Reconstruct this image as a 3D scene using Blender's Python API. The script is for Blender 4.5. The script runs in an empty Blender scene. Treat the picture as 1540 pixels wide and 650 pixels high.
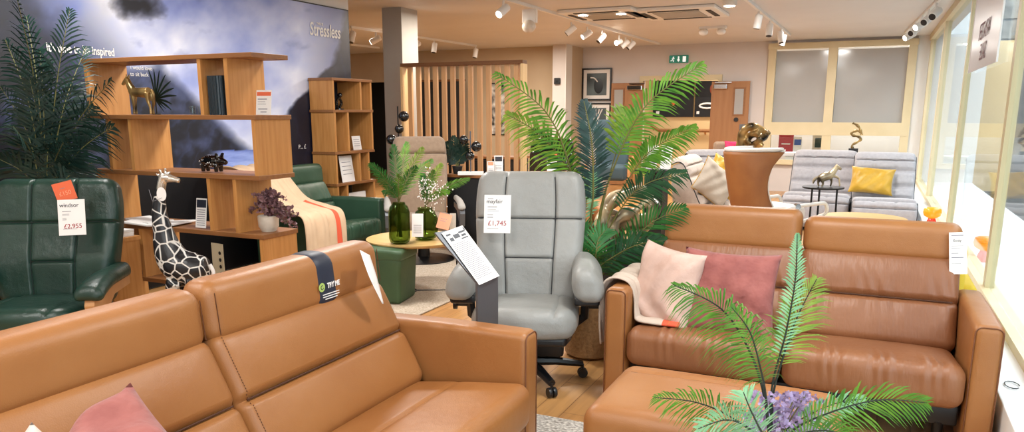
import bpy, bmesh, math, random
from mathutils import Vector, Matrix, noise
R = math.radians
PI = math.pi
random.seed(7)
SC = bpy.context.scene
COL = SC.collection

# ------------------------------------------------------------------ camera
F, PX, PY, EYE = 1144.0, 770.0, 409.0, 1.45
PITCH = math.atan(241 / F)
YAW = R(25)
FW = Vector((-math.sin(YAW) * math.cos(PITCH), math.cos(YAW) * math.cos(PITCH), -math.sin(PITCH)))
RT = Vector((math.cos(YAW), math.sin(YAW), 0))
UP = Vector((-math.sin(YAW) * math.sin(PITCH), math.cos(YAW) * math.sin(PITCH), math.cos(PITCH)))
EYEV = Vector((0, 0, EYE))
TOCAM = Vector((math.sin(YAW), -math.cos(YAW), 0))
def ray(x, y): return FW + RT * ((x - PX) / F) - UP * ((y - PY) / F)
def atz(x, y, z):
    d = ray(x, y); return EYEV + d * ((z - EYE) / d.z)
def atX(x, y, X):
    d = ray(x, y); return EYEV + d * (X / d.x)
def atY(x, y, Y):
    d = ray(x, y); return EYEV + d * (Y / d.y)
def atD(x, y, dist):
    d = ray(x, y); return EYEV + d * (dist / (-math.sin(YAW) * d.x + math.cos(YAW) * d.y))

cd = bpy.data.cameras.new('camera'); cam = bpy.data.objects.new('camera', cd); COL.objects.link(cam)
cam.location = EYEV
cam.rotation_euler = Matrix((RT, UP, -FW)).transposed().to_euler()
cd.sensor_width = 36; cd.lens = F / 1540 * 36; cd.shift_y = (PY - 325) / 1540; cd.clip_end = 200; cd.clip_start = .05
SC.camera = cam
SC.view_settings.view_transform = 'Standard'; SC.view_settings.look = 'None'
SC.view_settings.exposure = 0.25; SC.view_settings.gamma = 1; SC.view_settings.use_curve_mapping = False

# ------------------------------------------------------------------ materials
def lin(h):
    h = h.lstrip('#'); c = [int(h[i:i + 2], 16) / 255 for i in (0, 2, 4)]
    return tuple(((v / 12.92) if v <= .04045 else ((v + .055) / 1.055) ** 2.4) for v in c) + (1,)
def mat(name, col, rough=.5, metal=0, vary=None, scale=8, stretch=(1, 1, 1), bump=0, bscale=60, bstretch=(1, 1, 1), emit=None, es=0,
        bump2=0, b2scale=8, spec=.5, detail=4, coat=0, sheen=0, dist=.01):
    m = bpy.data.materials.new(name); m.use_nodes = True; nt = m.node_tree; N = nt.nodes; L = nt.links
    b = N['Principled BSDF']; b.inputs['Base Color'].default_value = lin(col); b.inputs['Roughness'].default_value = rough
    b.inputs['Metallic'].default_value = metal; b.inputs['Specular IOR Level'].default_value = spec
    b.inputs['Coat Weight'].default_value = coat; b.inputs['Sheen Weight'].default_value = sheen
    tc = N.new('ShaderNodeTexCoord')
    def noisen(sc, st, det=4):
        mp = N.new('ShaderNodeMapping'); mp.inputs['Scale'].default_value = st; L.new(tc.outputs['Object'], mp.inputs['Vector'])
        n = N.new('ShaderNodeTexNoise'); n.inputs['Scale'].default_value = sc; n.inputs['Detail'].default_value = det
        L.new(mp.outputs['Vector'], n.inputs['Vector']); return n
    if vary:
        n = noisen(scale, stretch, detail); r = N.new('ShaderNodeValToRGB')
        r.color_ramp.elements[0].position = .32; r.color_ramp.elements[1].position = .68
        r.color_ramp.elements[0].color = lin(col); r.color_ramp.elements[1].color = lin(vary)
        L.new(n.outputs['Fac'], r.inputs['Fac']); L.new(r.outputs['Color'], b.inputs['Base Color'])
    prev = None
    for (s, sc, st, dd) in ((bump, bscale, bstretch, dist), (bump2, b2scale, (1, 1, 1), .03)):
        if s:
            n = noisen(sc, st, 3); bp = N.new('ShaderNodeBump'); bp.inputs['Strength'].default_value = s; bp.inputs['Distance'].default_value = dd
            L.new(n.outputs['Fac'], bp.inputs['Height'])
            if prev: L.new(prev.outputs['Normal'], bp.inputs['Normal'])
            prev = bp
    if prev: L.new(prev.outputs['Normal'], b.inputs['Normal'])
    if emit:
        b.inputs['Emission Color'].default_value = lin(emit); b.inputs['Emission Strength'].default_value = es
    return m
def glassmat(name, tint='#ffffff', refl=.12, rough=.02):
    m = bpy.data.materials.new(name); m.use_nodes = True; nt = m.node_tree; N = nt.nodes; L = nt.links
    N.remove(N['Principled BSDF']); out = N['Material Output']
    t = N.new('ShaderNodeBsdfTransparent'); t.inputs['Color'].default_value = lin(tint)
    g = N.new('ShaderNodeBsdfGlossy'); g.inputs['Roughness'].default_value = rough
    lw = N.new('ShaderNodeLayerWeight'); lw.inputs['Blend'].default_value = .5
    pw = N.new('ShaderNodeMath'); pw.operation = 'POWER'; pw.inputs[1].default_value = 4; L.new(lw.outputs['Facing'], pw.inputs[0])
    ml = N.new('ShaderNodeMath'); ml.operation = 'MULTIPLY_ADD'; ml.inputs[1].default_value = refl; ml.inputs[2].default_value = .04; L.new(pw.outputs[0], ml.inputs[0])
    mx = N.new('ShaderNodeMixShader'); L.new(ml.outputs[0], mx.inputs[0]); L.new(t.outputs[0], mx.inputs[1]); L.new(g.outputs[0], mx.inputs[2])
    L.new(mx.outputs[0], out.inputs['Surface']); return m

M = {}
M['tan'] = mat('tan_leather', '#945f31', .43, vary='#9e6a3b', scale=3, bump=.10, bscale=260, bump2=.14, b2scale=7)
M['tan_dark'] = mat('tan_leather_worn', '#7f4f30', .46, vary='#8b5a38', scale=3, bump=.14, bscale=34, bstretch=(2.2, .6, .5), bump2=.2, b2scale=6, dist=.02)
M['tan_matte'] = mat('cognac_shell_leather', '#8f5a30', .5, vary='#9a6436', bump=.08, bscale=200)
M['seam'] = mat('brown_piping', '#4a2a18', .6)
M['stitch'] = mat('stitching_thread', '#5a3219', .7)
M['seam2'] = mat('tan_piping', '#6e4022', .6)
M['black'] = mat('black_plastic', '#15171a', .4)
M['blackm'] = mat('black_metal', '#101214', .35, metal=.3)
M['grey_l'] = mat('grey_leather', '#8b8c89', .42, vary='#959693', scale=4, bump=.15, bscale=220, bump2=.3, b2scale=8)
M['grey_seam'] = mat('grey_seam', '#26282a', .7)
M['green_l'] = mat('dark_green_leather', '#16312a', .32, vary='#1c3a30', scale=4, bump=.15, bscale=220, bump2=.3, b2scale=8)
M['green_s'] = mat('green_sofa_leather', '#2d4a38', .42, vary='#34523f', scale=4, bump=.1, bscale=220, bump2=.2, b2scale=6)
M['green_o'] = mat('green_ottoman_leather', '#3d5a40', .5, vary='#43613f', scale=4, bump=.1, bscale=220, bump2=.15)
M['green_seam'] = mat('green_seam', '#0e1f1a', .7)
M['taupe'] = mat('taupe_fabric', '#8d7763', .85, vary='#97816c', scale=30, bump=.3, bscale=400, sheen=.2)
M['taupe_seam'] = mat('taupe_seam', '#5a4838', .8)
M['lounge'] = mat('pale_grey_fabric', '#a5a2a6', .9, vary='#b0adb0', scale=30, bump=.2, bscale=350, bump2=.2, sheen=.2)
M['lounge_cream'] = mat('cream_grey_fabric', '#c3b6ac', .9, vary='#ccc0b6', scale=30, bump=.2, bscale=350, bump2=.2, sheen=.2)
M['pipe'] = mat('charcoal_piping', '#33343a', .7)
M['white_l'] = mat('white_leather', '#ddd9d2', .45, bump2=.15)
M['oak'] = mat('oak_veneer', '#b57c40', .5, vary='#c68f52', scale=5, stretch=(9, 9, .6), bump=.05, bscale=40, bstretch=(6, 6, .3))
M['oak_h'] = mat('oak_board', '#835630', .45, vary='#926238', scale=5, stretch=(.6, 8, 9))
M['walnut'] = mat('walnut_edge', '#6b4526', .5, vary='#7b5230', scale=6, stretch=(.6, 8, 8))
M['ash'] = mat('pale_ash_slat', '#c8996a', .5, vary='#d3a678', scale=6, stretch=(9, 9, .5))
M['ash_lt'] = mat('pale_ash_post', '#d9b681', .5, vary='#e2c292', scale=6, stretch=(9, 9, .5))
M['door'] = mat('door_veneer', '#9a6a42', .5, vary='#a5764c', scale=3, stretch=(5, 5, .6))
M['tabletop'] = mat('pale_oak_tabletop', '#b9975f', .45, vary='#c6a56c', scale=4, stretch=(.8, 6, 6))
M['wood_arm'] = mat('golden_wood_arm', '#b58250', .4, vary='#c49260', scale=8)
M['wall'] = mat('warm_plaster', '#cbc4c0', .9, vary='#d0c9c5', scale=2)
M['wallw'] = mat('white_plaster', '#dcdad6', .9, vary='#e0dedb', scale=2)
M['wallt'] = mat('tan_plaster', '#bca88c', .9, vary='#c2af94', scale=2)
M['ceil'] = mat('ceiling_paint', '#d0cecd', .55, vary='#d5d3d2', scale=1.5, spec=.3)
M['cream'] = mat('cream_painted_wood', '#cfc09a', .5, vary='#d6c8a4', scale=3)
M['creamwall'] = mat('cream_corridor_plaster', '#dfc393', .9)
M['grey_col'] = mat('grey_plaster', '#a5a19b', .9, vary='#aba7a1', scale=3)
M['charcoal'] = mat('charcoal_panel', '#1c1d20', .6)
M['white'] = mat('white_paint', '#e4e4e2', .5)
M['paper'] = mat('white_paper', '#e9e8e6', .7)
M['ink'] = mat('printed_ink', '#3a3a40', .8)
M['inkgrey'] = mat('grey_ink', '#8a8a92', .8)
M['red'] = mat('red_ink', '#9c2a34', .7)
M['maroon'] = mat('faded_maroon_ink', '#6e4a52', .7)
M['orange'] = mat('orange_card', '#e06a44', .7)
M['salmon'] = mat('salmon_card', '#e79a78', .7)
M['redcard'] = mat('red_card', '#b02534', .6)
M['chrome'] = mat('chrome', '#c8c8cc', .12, metal=1)
M['steel'] = mat('grey_steel', '#6c7076', .4, metal=.6)
M['gold'] = mat('gold_lacquer', '#b98b4a', .22, metal=.9, vary='#f0dcae', scale=9, detail=2)
M['goldblack'] = mat('gold_black_patina', '#15130f', .25, metal=.5, vary='#c9a669', scale=7, detail=1)
M['goldwhite'] = mat('weathered_gold_wood', '#2c1f16', .3, metal=.3, vary='#e2cfa8', scale=7, detail=1, stretch=(1, 1, .5))
M['blackgloss'] = mat('black_gloss', '#0c0d10', .12, spec=.8)
M['pot'] = mat('glazed_white_pot', '#d9d2c6', .4, vary='#c9c0b2', scale=20)
M['purple_leaf'] = mat('burgundy_leaf', '#5a3a3e', .6, vary='#8a666a', scale=60)
M['lilac'] = mat('lilac_petal', '#8f7ba6', .6, vary='#b7a4c9', scale=80)
M['stem'] = mat('green_brown_stem', '#6b6a38', .6)
M['stemdark'] = mat('dark_stem', '#1f2a22', .6)
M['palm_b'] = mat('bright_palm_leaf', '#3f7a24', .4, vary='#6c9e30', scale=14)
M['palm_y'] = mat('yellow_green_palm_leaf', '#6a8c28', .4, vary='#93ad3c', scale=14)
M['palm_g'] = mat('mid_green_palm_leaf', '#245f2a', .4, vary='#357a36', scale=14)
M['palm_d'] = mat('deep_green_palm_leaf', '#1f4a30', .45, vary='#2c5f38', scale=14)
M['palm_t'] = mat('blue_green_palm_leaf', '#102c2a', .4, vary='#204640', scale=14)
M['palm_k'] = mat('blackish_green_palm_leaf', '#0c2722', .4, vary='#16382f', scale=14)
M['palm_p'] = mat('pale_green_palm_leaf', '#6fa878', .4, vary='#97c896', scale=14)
M['pink'] = mat('pink_velvet', '#874a45', .85, vary='#9c5c55', scale=12, bump=.1, bscale=300, sheen=.12, bump2=.8, b2scale=9)
M['blush'] = mat('blush_linen', '#c6a698', .9, vary='#d0b3a6', scale=12, bump=.15, bscale=200, bump2=.4, b2scale=9)
M['gold_satin'] = mat('gold_satin', '#b58a18', .4, vary='#c99e2a', scale=4, sheen=.3, bump2=.3, b2scale=10)
M['beige_cush'] = mat('beige_linen', '#c0b5a6', .9, bump2=.3)
M['throw'] = mat('greige_throw', '#bfae9f', .9, vary='#c9b9aa', scale=8, bump=.3, bscale=250)
M['throw_b'] = mat('beige_throw', '#c9ab8c', .9, vary='#d3b696', scale=8, bump=.3, bscale=250)
M['coral'] = mat('coral_stripe', '#d9583a', .85)
M['rugw'] = mat('ivory_woven_rug', '#8b857c', .95, vary='#e6e1d8', scale=60, stretch=(1, 1.6, 1), bump=.6, bscale=90, detail=1)
M['rugg'] = mat('sand_woven_rug', '#a3937f', .95, vary='#c6b8a6', scale=60, stretch=(1, 2, 1), bump=.5, bscale=90, detail=1)
M['blue'] = mat('blue_fabric', '#3a4f5a', .85, bump=.2, bscale=300)
M['magenta'] = mat('magenta_fabric', '#c22a5a', .8)
M['yellow'] = mat('mustard_fabric', '#c9a92a', .8, bump2=.2)
M['lamp_or'] = mat('orange_glass', '#e88a1e', .15, emit='#ff9a20', es=.5)
M['lamp_red'] = mat('red_glass', '#d8442a', .15, emit='#e0301a', es=.25)
M['glass'] = glassmat('clear_glass', '#f6fafa', .38)
M['glassback'] = glassmat('partition_glass', '#f4f6f6', .25)
M['smoke'] = mat('smoked_glass_globe', '#0c1012', .06, spec=.9)
M['led'] = mat('lit_lamp_lens', '#ffffff', .3, emit='#fff0d8', es=30)
M['ledw'] = mat('lit_lamp_lens_dim', '#ffffff', .3, emit='#fff4e6', es=6)
M['sign_green'] = mat('exit_sign_green', '#1f6a58', .4, emit='#1f8a70', es=.25)
M['sign_white'] = mat('exit_sign_white', '#e8f0ee', .4, emit='#ffffff', es=.5)
M['frost'] = mat('frosted_panel', '#a9a8a6', .12, spec=.6)
M['navy'] = mat('navy_card_sleeve', '#1b2130', .5, vary='#242b3c', scale=4)
M['lime'] = mat('lime_print', '#a9c46a', .6)
M['pavement'] = mat('pale_pavement', '#4c4c4a', .9, vary='#5a5a58', scale=3)
M['facade'] = mat('pale_render_facade', '#474e52', .9, vary='#5a6064', scale=1)
M['stone'] = mat('rubble_quoin', '#6d6a64', .9, vary='#a8a49c', scale=5)
M['label_blue'] = mat('blue_print', '#2b55a8', .6)
M['terracotta'] = mat('woven_basket', '#8a6b48', .9, vary='#a58358', scale=50, bump=.5, bscale=60)
M['photo_dark'] = mat('framed_print_paper', '#182226', .4, vary='#5f6e72', scale=2.5, detail=1)
M['poster'] = mat('black_poster_print', '#0d1014', .4, vary='#12161c', scale=2)
M['tealbook'] = mat('dark_teal_ribbed', '#0e2430', .3)
def vase_glass():
    m = bpy.data.materials.new('green_bottle_glass'); m.use_nodes = True; nt = m.node_tree; N = nt.nodes; L = nt.links
    N.remove(N['Principled BSDF']); out = N['Material Output']
    t = N.new('ShaderNodeBsdfTransparent'); t.inputs['Color'].default_value = lin('#c6d4ac')
    g = N.new('ShaderNodeBsdfGlossy'); g.inputs['Roughness'].default_value = .04; g.inputs['Color'].default_value = lin('#7e9468')
    lw = N.new('ShaderNodeLayerWeight'); lw.inputs['Blend'].default_value = .35
    mx = N.new('ShaderNodeMixShader'); pw = N.new('ShaderNodeMath'); pw.operation = 'POWER'; pw.inputs[1].default_value = 1.6; L.new(lw.outputs['Facing'], pw.inputs[0]); L.new(pw.outputs[0], mx.inputs[0]); L.new(t.outputs[0], mx.inputs[1]); L.new(g.outputs[0], mx.inputs[2])
    L.new(mx.outputs[0], out.inputs['Surface']); return m
M['vase'] = vase_glass()
def giraffe_mat():
    m = mat('giraffe_patchwork', '#16181c', .35); nt = m.node_tree; N = nt.nodes; L = nt.links; b = N['Principled BSDF']
    tc = N.new('ShaderNodeTexCoord'); v = N.new('ShaderNodeTexVoronoi'); v.feature = 'DISTANCE_TO_EDGE'; v.inputs['Scale'].default_value = 15
    r = N.new('ShaderNodeValToRGB'); r.color_ramp.elements[0].position = .035; r.color_ramp.elements[0].color = lin('#dcdbd6')
    r.color_ramp.elements[1].position = .07; r.color_ramp.elements[1].color = lin('#191c22')
    L.new(tc.outputs['Object'], v.inputs['Vector']); L.new(v.outputs['Distance'], r.inputs['Fac']); L.new(r.outputs['Color'], b.inputs['Base Color'])
    bp = N.new('ShaderNodeBump'); bp.invert = True; bp.inputs['Strength'].default_value = .4; bp.inputs['Distance'].default_value = .01
    L.new(r.outputs['Color'], bp.inputs['Height']); L.new(bp.outputs['Normal'], b.inputs['Normal']); return m
M['giraffe'] = giraffe_mat()
def floor_mat():
    m = mat('oak_parquet', '#b98550', .35, coat=.15); nt = m.node_tree; N = nt.nodes; L = nt.links; b = N['Principled BSDF']
    tc = N.new('ShaderNodeTexCoord'); br = N.new('ShaderNodeTexBrick'); br.offset = .37
    mp = N.new('ShaderNodeMapping'); mp.inputs['Rotation'].default_value = (0, 0, R(90))
    br.inputs['Scale'].default_value = 1; br.inputs['Brick Width'].default_value = 1.1; br.inputs['Row Height'].default_value = .14
    br.inputs['Mortar Size'].default_value = .002; br.inputs['Color1'].default_value = lin('#b98650'); br.inputs['Color2'].default_value = lin('#cc9a60')
    br.inputs['Mortar'].default_value = lin('#8a5f38')
    L.new(tc.outputs['Object'], mp.inputs['Vector']); L.new(mp.outputs['Vector'], br.inputs['Vector'])
    n = N.new('ShaderNodeTexNoise'); n.inputs['Scale'].default_value = 4; mp2 = N.new('ShaderNodeMapping'); mp2.inputs['Scale'].default_value = (8, .7, 1)
    L.new(tc.outputs['Object'], mp2.inputs['Vector']); L.new(mp2.outputs['Vector'], n.inputs['Vector'])
    mx = N.new('ShaderNodeMix'); mx.data_type = 'RGBA'; mx.blend_type = 'MULTIPLY'; mx.inputs[0].default_value = .5
    rr = N.new('ShaderNodeValToRGB'); rr.color_ramp.elements[0].color = (.6, .6, .6, 1); rr.color_ramp.elements[0].position = .3; rr.color_ramp.elements[1].position = .6
    L.new(n.outputs['Fac'], rr.inputs['Fac']); L.new(br.outputs['Color'], mx.inputs[6]); L.new(rr.outputs['Color'], mx.inputs[7]); L.new(mx.outputs[2], b.inputs['Base Color'])
    return m
M['floor'] = floor_mat()

# ------------------------------------------------------------------ mesh helpers
def frame(right, up):
    r = Vector(right).normalized(); u = Vector(up); u = (u - r * u.dot(r)).normalized(); f = u.cross(r)   # f points away from a reader; -f towards
    return Matrix((r, f, u)).transposed()      # columns: x=right, y=into, z=up  (y = up x ... )
class MB:
    def __init__(s): s.bm = bmesh.new(); s.x = Matrix.Identity(4)
    def _v(s, co): return s.bm.verts.new(s.x @ Vector(co))
    def box(s, c, size, rot=None, bevel=0, seg=2):
        c = Vector(c); h = [v / 2 for v in size]; rot = rot or Matrix.Identity(3)
        vs = [s.bm.verts.new(s.x @ (c + rot @ Vector((sx * h[0], sy * h[1], sz * h[2])))) for sx in (-1, 1) for sy in (-1, 1) for sz in (-1, 1)]
        fs = [(0, 1, 3, 2), (4, 6, 7, 5), (0, 4, 5, 1), (2, 3, 7, 6), (0, 2, 6, 4), (1, 5, 7, 3)]
        ff = [s.bm.faces.new([vs[i] for i in f]) for f in fs]
        if bevel:
            es = list({e for f in ff for e in f.edges}); bmesh.ops.bevel(s.bm, geom=es, offset=bevel, segments=seg, affect='EDGES', profile=.5)
        return s
    def bx(s, x0, x1, y0, y1, z0, z1, bevel=0, seg=2):
        return s.box(((x0 + x1) / 2, (y0 + y1) / 2, (z0 + z1) / 2), (x1 - x0, y1 - y0, z1 - z0), bevel=bevel, seg=seg)
    def rbox(s, size, r, c=(0, 0, 0), n=(6, 3, 4), xf=None, extra=((), (), ()), rot=None):
        h = [v / 2 for v in size]; r = min(r, min(h) * .98); c = Vector(c)
        ax = []
        for k in range(3):
            i = h[k] - r; arc = [math.tan(a) * r for a in (0, R(15), R(30), R(45))]
            a = sorted({round(v, 6) for v in [-(i + t) for t in arc] + [(i + t) for t in arc] + [-i + 2 * i * j / n[k] for j in range(n[k] + 1)] + [e for e in extra[k] if abs(e) < i]})
            ax.append(a)
        cache = {}
        def P(x, y, z):
            k = (round(x, 6), round(y, 6), round(z, 6))
            if k in cache: return cache[k]
            p = Vector((x, y, z)); q = Vector([max(-(h[j] - r), min(h[j] - r, p[j])) for j in range(3)]); d = p - q
            if d.length > 1e-9: p = q + d.normalized() * r
            if xf: p = Vector(xf(p.x, p.y, p.z))
            if rot: p = rot @ p
            v = s.bm.verts.new(s.x @ (p + c)); cache[k] = v; return v
        for k in range(3):
            a, b = [(1, 2), (2, 0), (0, 1)][k]
            for sg in (-1, 1):
                full = [-h[k], h[k]][sg > 0]
                A, B = ax[a], ax[b]
                for i in range(len(A) - 1):
                    for j in range(len(B) - 1):
                        q = []
                        for (u, v) in ((A[i], B[j]), (A[i + 1], B[j]), (A[i + 1], B[j + 1]), (A[i], B[j + 1])):
                            co = [0, 0, 0]; co[k] = full; co[a] = u; co[b] = v
                            q.append(P(*co))
                        if sg < 0: q.reverse()
                        try: s.bm.faces.new(q)
                        except ValueError: pass
        return s
    def tube(s, pts, rad, seg=8, closed=False, cap=True, flat=1.0):
        pts = [Vector(p) for p in pts]; n = len(pts); rad = rad if isinstance(rad, (list, tuple)) else [rad] * n
        rings = []; prevn = None
        for i, p in enumerate(pts):
            if closed: t = pts[(i + 1) % n] - pts[i - 1]
            else: t = pts[min(i + 1, n - 1)] - pts[max(i - 1, 0)]
            if t.length < 1e-9: t = Vector((0, 0, 1))
            t.normalize()
            if prevn is None:
                a = Vector((0, 0, 1)) if abs(t.z) < .9 else Vector((1, 0, 0)); nn = (a - t * a.dot(t)).normalized()
            else:
                nn = prevn - t * prevn.dot(t); nn = nn.normalized() if nn.length > 1e-6 else prevn
            prevn = nn; bb = t.cross(nn)
            rings.append([s._v(p + (nn * math.cos(2 * PI * k / seg) + bb * math.sin(2 * PI * k / seg) * flat) * rad[i]) for k in range(seg)])
        m = n if closed else n - 1
        for i in range(m):
            a, b = rings[i], rings[(i + 1) % n]
            for k in range(seg): s.bm.faces.new((a[k], a[(k + 1) % seg], b[(k + 1) % seg], b[k]))
        if cap and not closed:
            s.bm.faces.new(list(reversed(rings[0]))); s.bm.faces.new(rings[-1])
        return s
    def lathe(s, prof, c=(0, 0, 0), seg=24, rot=None):
        c = Vector(c); rings = []
        for (r, z) in prof:
            rings.append([s.bm.verts.new(s.x @ (c + (rot or Matrix.Identity(3)) @ Vector((max(r, 1e-5) * math.cos(2 * PI * k / seg), max(r, 1e-5) * math.sin(2 * PI * k / seg), z)))) for k in range(seg)])
        for i in range(len(rings) - 1):
            a, b = rings[i], rings[i + 1]
            for k in range(seg): s.bm.faces.new((a[k], a[(k + 1) % seg], b[(k + 1) % seg], b[k]))
        s.bm.faces.new(list(reversed(rings[0]))); s.bm.faces.new(rings[-1]); return s
    def ball(s, c, r, sc=(1, 1, 1), seg=16):
        c = Vector(c); pr = [(r * math.sin(PI * i / (seg // 2)), -r * math.cos(PI * i / (seg // 2))) for i in range(seg // 2 + 1)]
        return s.lathe(pr, c, seg, Matrix.Diagonal(sc).to_3x3())
    def prism(s, poly, y0, y1, rot=None, c=(0, 0, 0)):     # poly in (x,z), extruded along y
        c = Vector(c); rot = rot or Matrix.Identity(3)
        a = [s._v(c + rot @ Vector((x, y0, z))) for x, z in poly]; b = [s._v(c + rot @ Vector((x, y1, z))) for x, z in poly]
        s.bm.faces.new(a); s.bm.faces.new(list(reversed(b)))
        n = len(poly)
        for i in range(n): s.bm.faces.new((a[i], b[i], b[(i + 1) % n], a[(i + 1) % n]))
        return s
    def grid(s, fn, nu, nv, closed_u=False):
        g = [[s._v(fn(i / nu, j / nv)) for j in range(nv + 1)] for i in range(nu + (0 if closed_u else 1))]
        for i in range(nu):
            a = g[i]; b = g[(i + 1) % len(g)]
            for j in range(nv): s.bm.faces.new((a[j], b[j], b[j + 1], a[j + 1]))
        return s
    def face(s, pts): s.bm.faces.new([s._v(p) for p in pts]); return s
    def build(s, name, m, parent=None, smooth=True, off=None, solid=0, sub=0, remesh=0, label=None, ang=40, kind=None):
        if off is not None:
            for v in s.bm.verts: v.co -= Vector(off)
        bmesh.ops.recalc_face_normals(s.bm, faces=s.bm.faces)
        me = bpy.data.meshes.new(name); s.bm.to_mesh(me); s.bm.free()
        for mm in (m if isinstance(m, (list, tuple)) else [m]): me.materials.append(mm)
        if smooth:
            me.polygons.foreach_set('use_smooth', [True] * len(me.polygons)); me.update()
            try: me.set_sharp_from_angle(angle=R(ang))
            except Exception: pass
        o = bpy.data.objects.new(name, me); COL.objects.link(o)
        if parent is not None: o.parent = parent
        if solid: q = o.modifiers.new('s', 'SOLIDIFY'); q.thickness = solid; q.offset = 0
        if remesh: q = o.modifiers.new('r', 'REMESH'); q.mode = 'VOXEL'; q.voxel_size = remesh; q.use_smooth_shade = True
        if sub: q = o.modifiers.new('d', 'SUBSURF'); q.levels = sub; q.render_levels = sub
        if label: o['label'] = label
        if kind: o['kind'] = kind
        return o
def tag(o, label, cat, group=None, kind=None):
    o['label'] = label; o['category'] = cat
    if group: o['group'] = group
    if kind: o['kind'] = kind
    return o
def thing(name, label, cat, loc=(0, 0, 0), rotz=0, group=None, mtx=None):
    o = bpy.data.objects.new(name, None); o.empty_display_size = .1; COL.objects.link(o)
    if mtx is not None: o.matrix_world = Matrix.Translation(Vector(loc)) @ mtx.to_4x4()
    else: o.location = loc; o.rotation_euler = (0, 0, rotz)
    return tag(o, label, cat, group)
def struct(name, mb, m, smooth=False):
    o = mb.build(name, m, smooth=smooth); o['kind'] = 'structure'; return o
def dup(root, loc=None, rotz=None, label=None, group=None):
    r = root.copy(); COL.objects.link(r)
    if loc is not None: r.location = loc
    if rotz is not None: r.rotation_euler = (0, 0, rotz)
    if label: r['label'] = label
    if group: r['group'] = group
    for ch in list(root.children):
        c = ch.copy(); COL.objects.link(c); c.parent = r
        for g in list(ch.children):
            d = g.copy(); COL.objects.link(d); d.parent = c
    return r
def text(s, size, m, parent, loc, name='lettering', mirror=False, rot=None, align='CENTER', sx=1.0, bold=0.0, shear=0):
    """flat letters standing in the local xz plane, read from -y"""
    cu = bpy.data.curves.new(name, 'FONT'); cu.body = s; cu.size = size; cu.extrude = .0006; cu.align_x = align; cu.offset = bold; cu.shear = shear
    t = bpy.data.objects.new(name, cu); COL.objects.link(t)
    bpy.context.view_layer.update()
    me = bpy.data.meshes.new_from_object(t.evaluated_get(bpy.context.evaluated_depsgraph_get()))
    bpy.data.objects.remove(t); me.materials.clear(); me.materials.append(m)
    mm = Matrix.Rotation(R(90), 4, 'X'); me.transform(Matrix.Scale(-sx if mirror else sx, 4, (1, 0, 0)) @ mm if True else mm)
    o = bpy.data.objects.new(name, me); COL.objects.link(o); o.parent = parent; o.location = loc
    if rot: o.rotation_euler = rot
    return o
def cr(pts, n=8):
    pts = [Vector(p) for p in pts]; out = []
    for i in range(len(pts) - 1):
        p0 = pts[max(i - 1, 0)]; p1 = pts[i]; p2 = pts[i + 1]; p3 = pts[min(i + 2, len(pts) - 1)]
        for k in range(n):
            t = k / n
            out.append(.5 * ((2 * p1) + (p2 - p0) * t + (2 * p0 - 5 * p1 + 4 * p2 - p3) * t * t + (3 * p1 - p0 - 3 * p2 + p3) * t ** 3))
    out.append(pts[-1]); return out
def gz(d, w): return math.exp(-(d / w) ** 2)

# ------------------------------------------------------------------ setting
CE = 2.70; YB = 14.95; XR = .78; XL = -5.36
struct('floor', MB().bx(-11.5, 1.6, -4.5, 17.0, -.06, 0), M['floor'])
struct('ceiling', MB().bx(-11.5, 1.0, -4.5, 17.0, CE, CE + .1), M['ceil'])
struct('wall_left', MB().bx(XL - .16, XL, -4.5, 7.22, 0, CE), M['wallw'])
struct('wall_far_left', MB().bx(-11.6, -11.5, -4.5, 17, 0, CE), M['wallt'])
b = MB(); b.bx(-11.5, -5.4, 14.3, 14.45, 2.08, CE); b.bx(-7.75, -5.4, 14.3, 14.45, 0, 2.08); b.bx(-5.55, -5.4, 14.45, 15.1, 0, CE)
struct('wall_back_left', b, M['wallt'])
struct('wall_recess', MB().bx(-11.5, -7.6, 15.9, 16.0, 0, CE).bx(-7.75, -7.6, 14.45, 15.9, 0, CE), M['charcoal'])
xl0, xl1 = atY(966, 170, YB).x, atY(1078, 170, YB).x
wl = atY(1152, 150, YB).x; wr = atY(1372, 150, YB).x
b = MB(); b.bx(-5.4, xl0, YB, YB + .15, 0, CE); b.bx(xl1, wl, YB, YB + .15, 0, CE); b.bx(xl0, xl1, YB, YB + .15, 2.04, CE)
b.bx(wl, wr, YB, YB + .15, 2.64, CE); b.bx(wl, wr, YB, YB + .15, 0, .5)
struct('wall_back', b, M['wall'])
struct('wall_end', MB().bx(wr, XR + .1, YB - .02, YB + .15, 0, CE), M['wallw'])
struct('wall_corridor', MB().bx(-6, 2.2, 16.6, 16.7, 0, CE), M['creamwall'])
struct('wall_rear', MB().bx(-11.5, XR, -4.6, -4.5, 0, CE), M['wallw'])
# architrave of the corridor opening
b = MB(); b.bx(xl0 - .07, xl1 + .07, YB - .03, YB + .02, 2.04, 2.13); b.bx(xl0 - .07, xl0, YB - .03, YB + .02, 0, 2.04); b.bx(xl1, xl1 + .07, YB - .03, YB + .02, 0, 2.04)
struct('trim_1', b, M['cream'])
# pillars
struct('pillar_1', MB().bx(-5.62, -5.34, 8.25, 8.62, 0, CE), M['grey_col'])
struct('pillar_2', MB().bx(-5.66, -5.40, 13.98, 14.3, 0, CE), M['wall'])
struct('pillar_face', MB().bx(-5.399, -5.385, 13.98, 14.3, 0, CE), M['wallw'])
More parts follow.
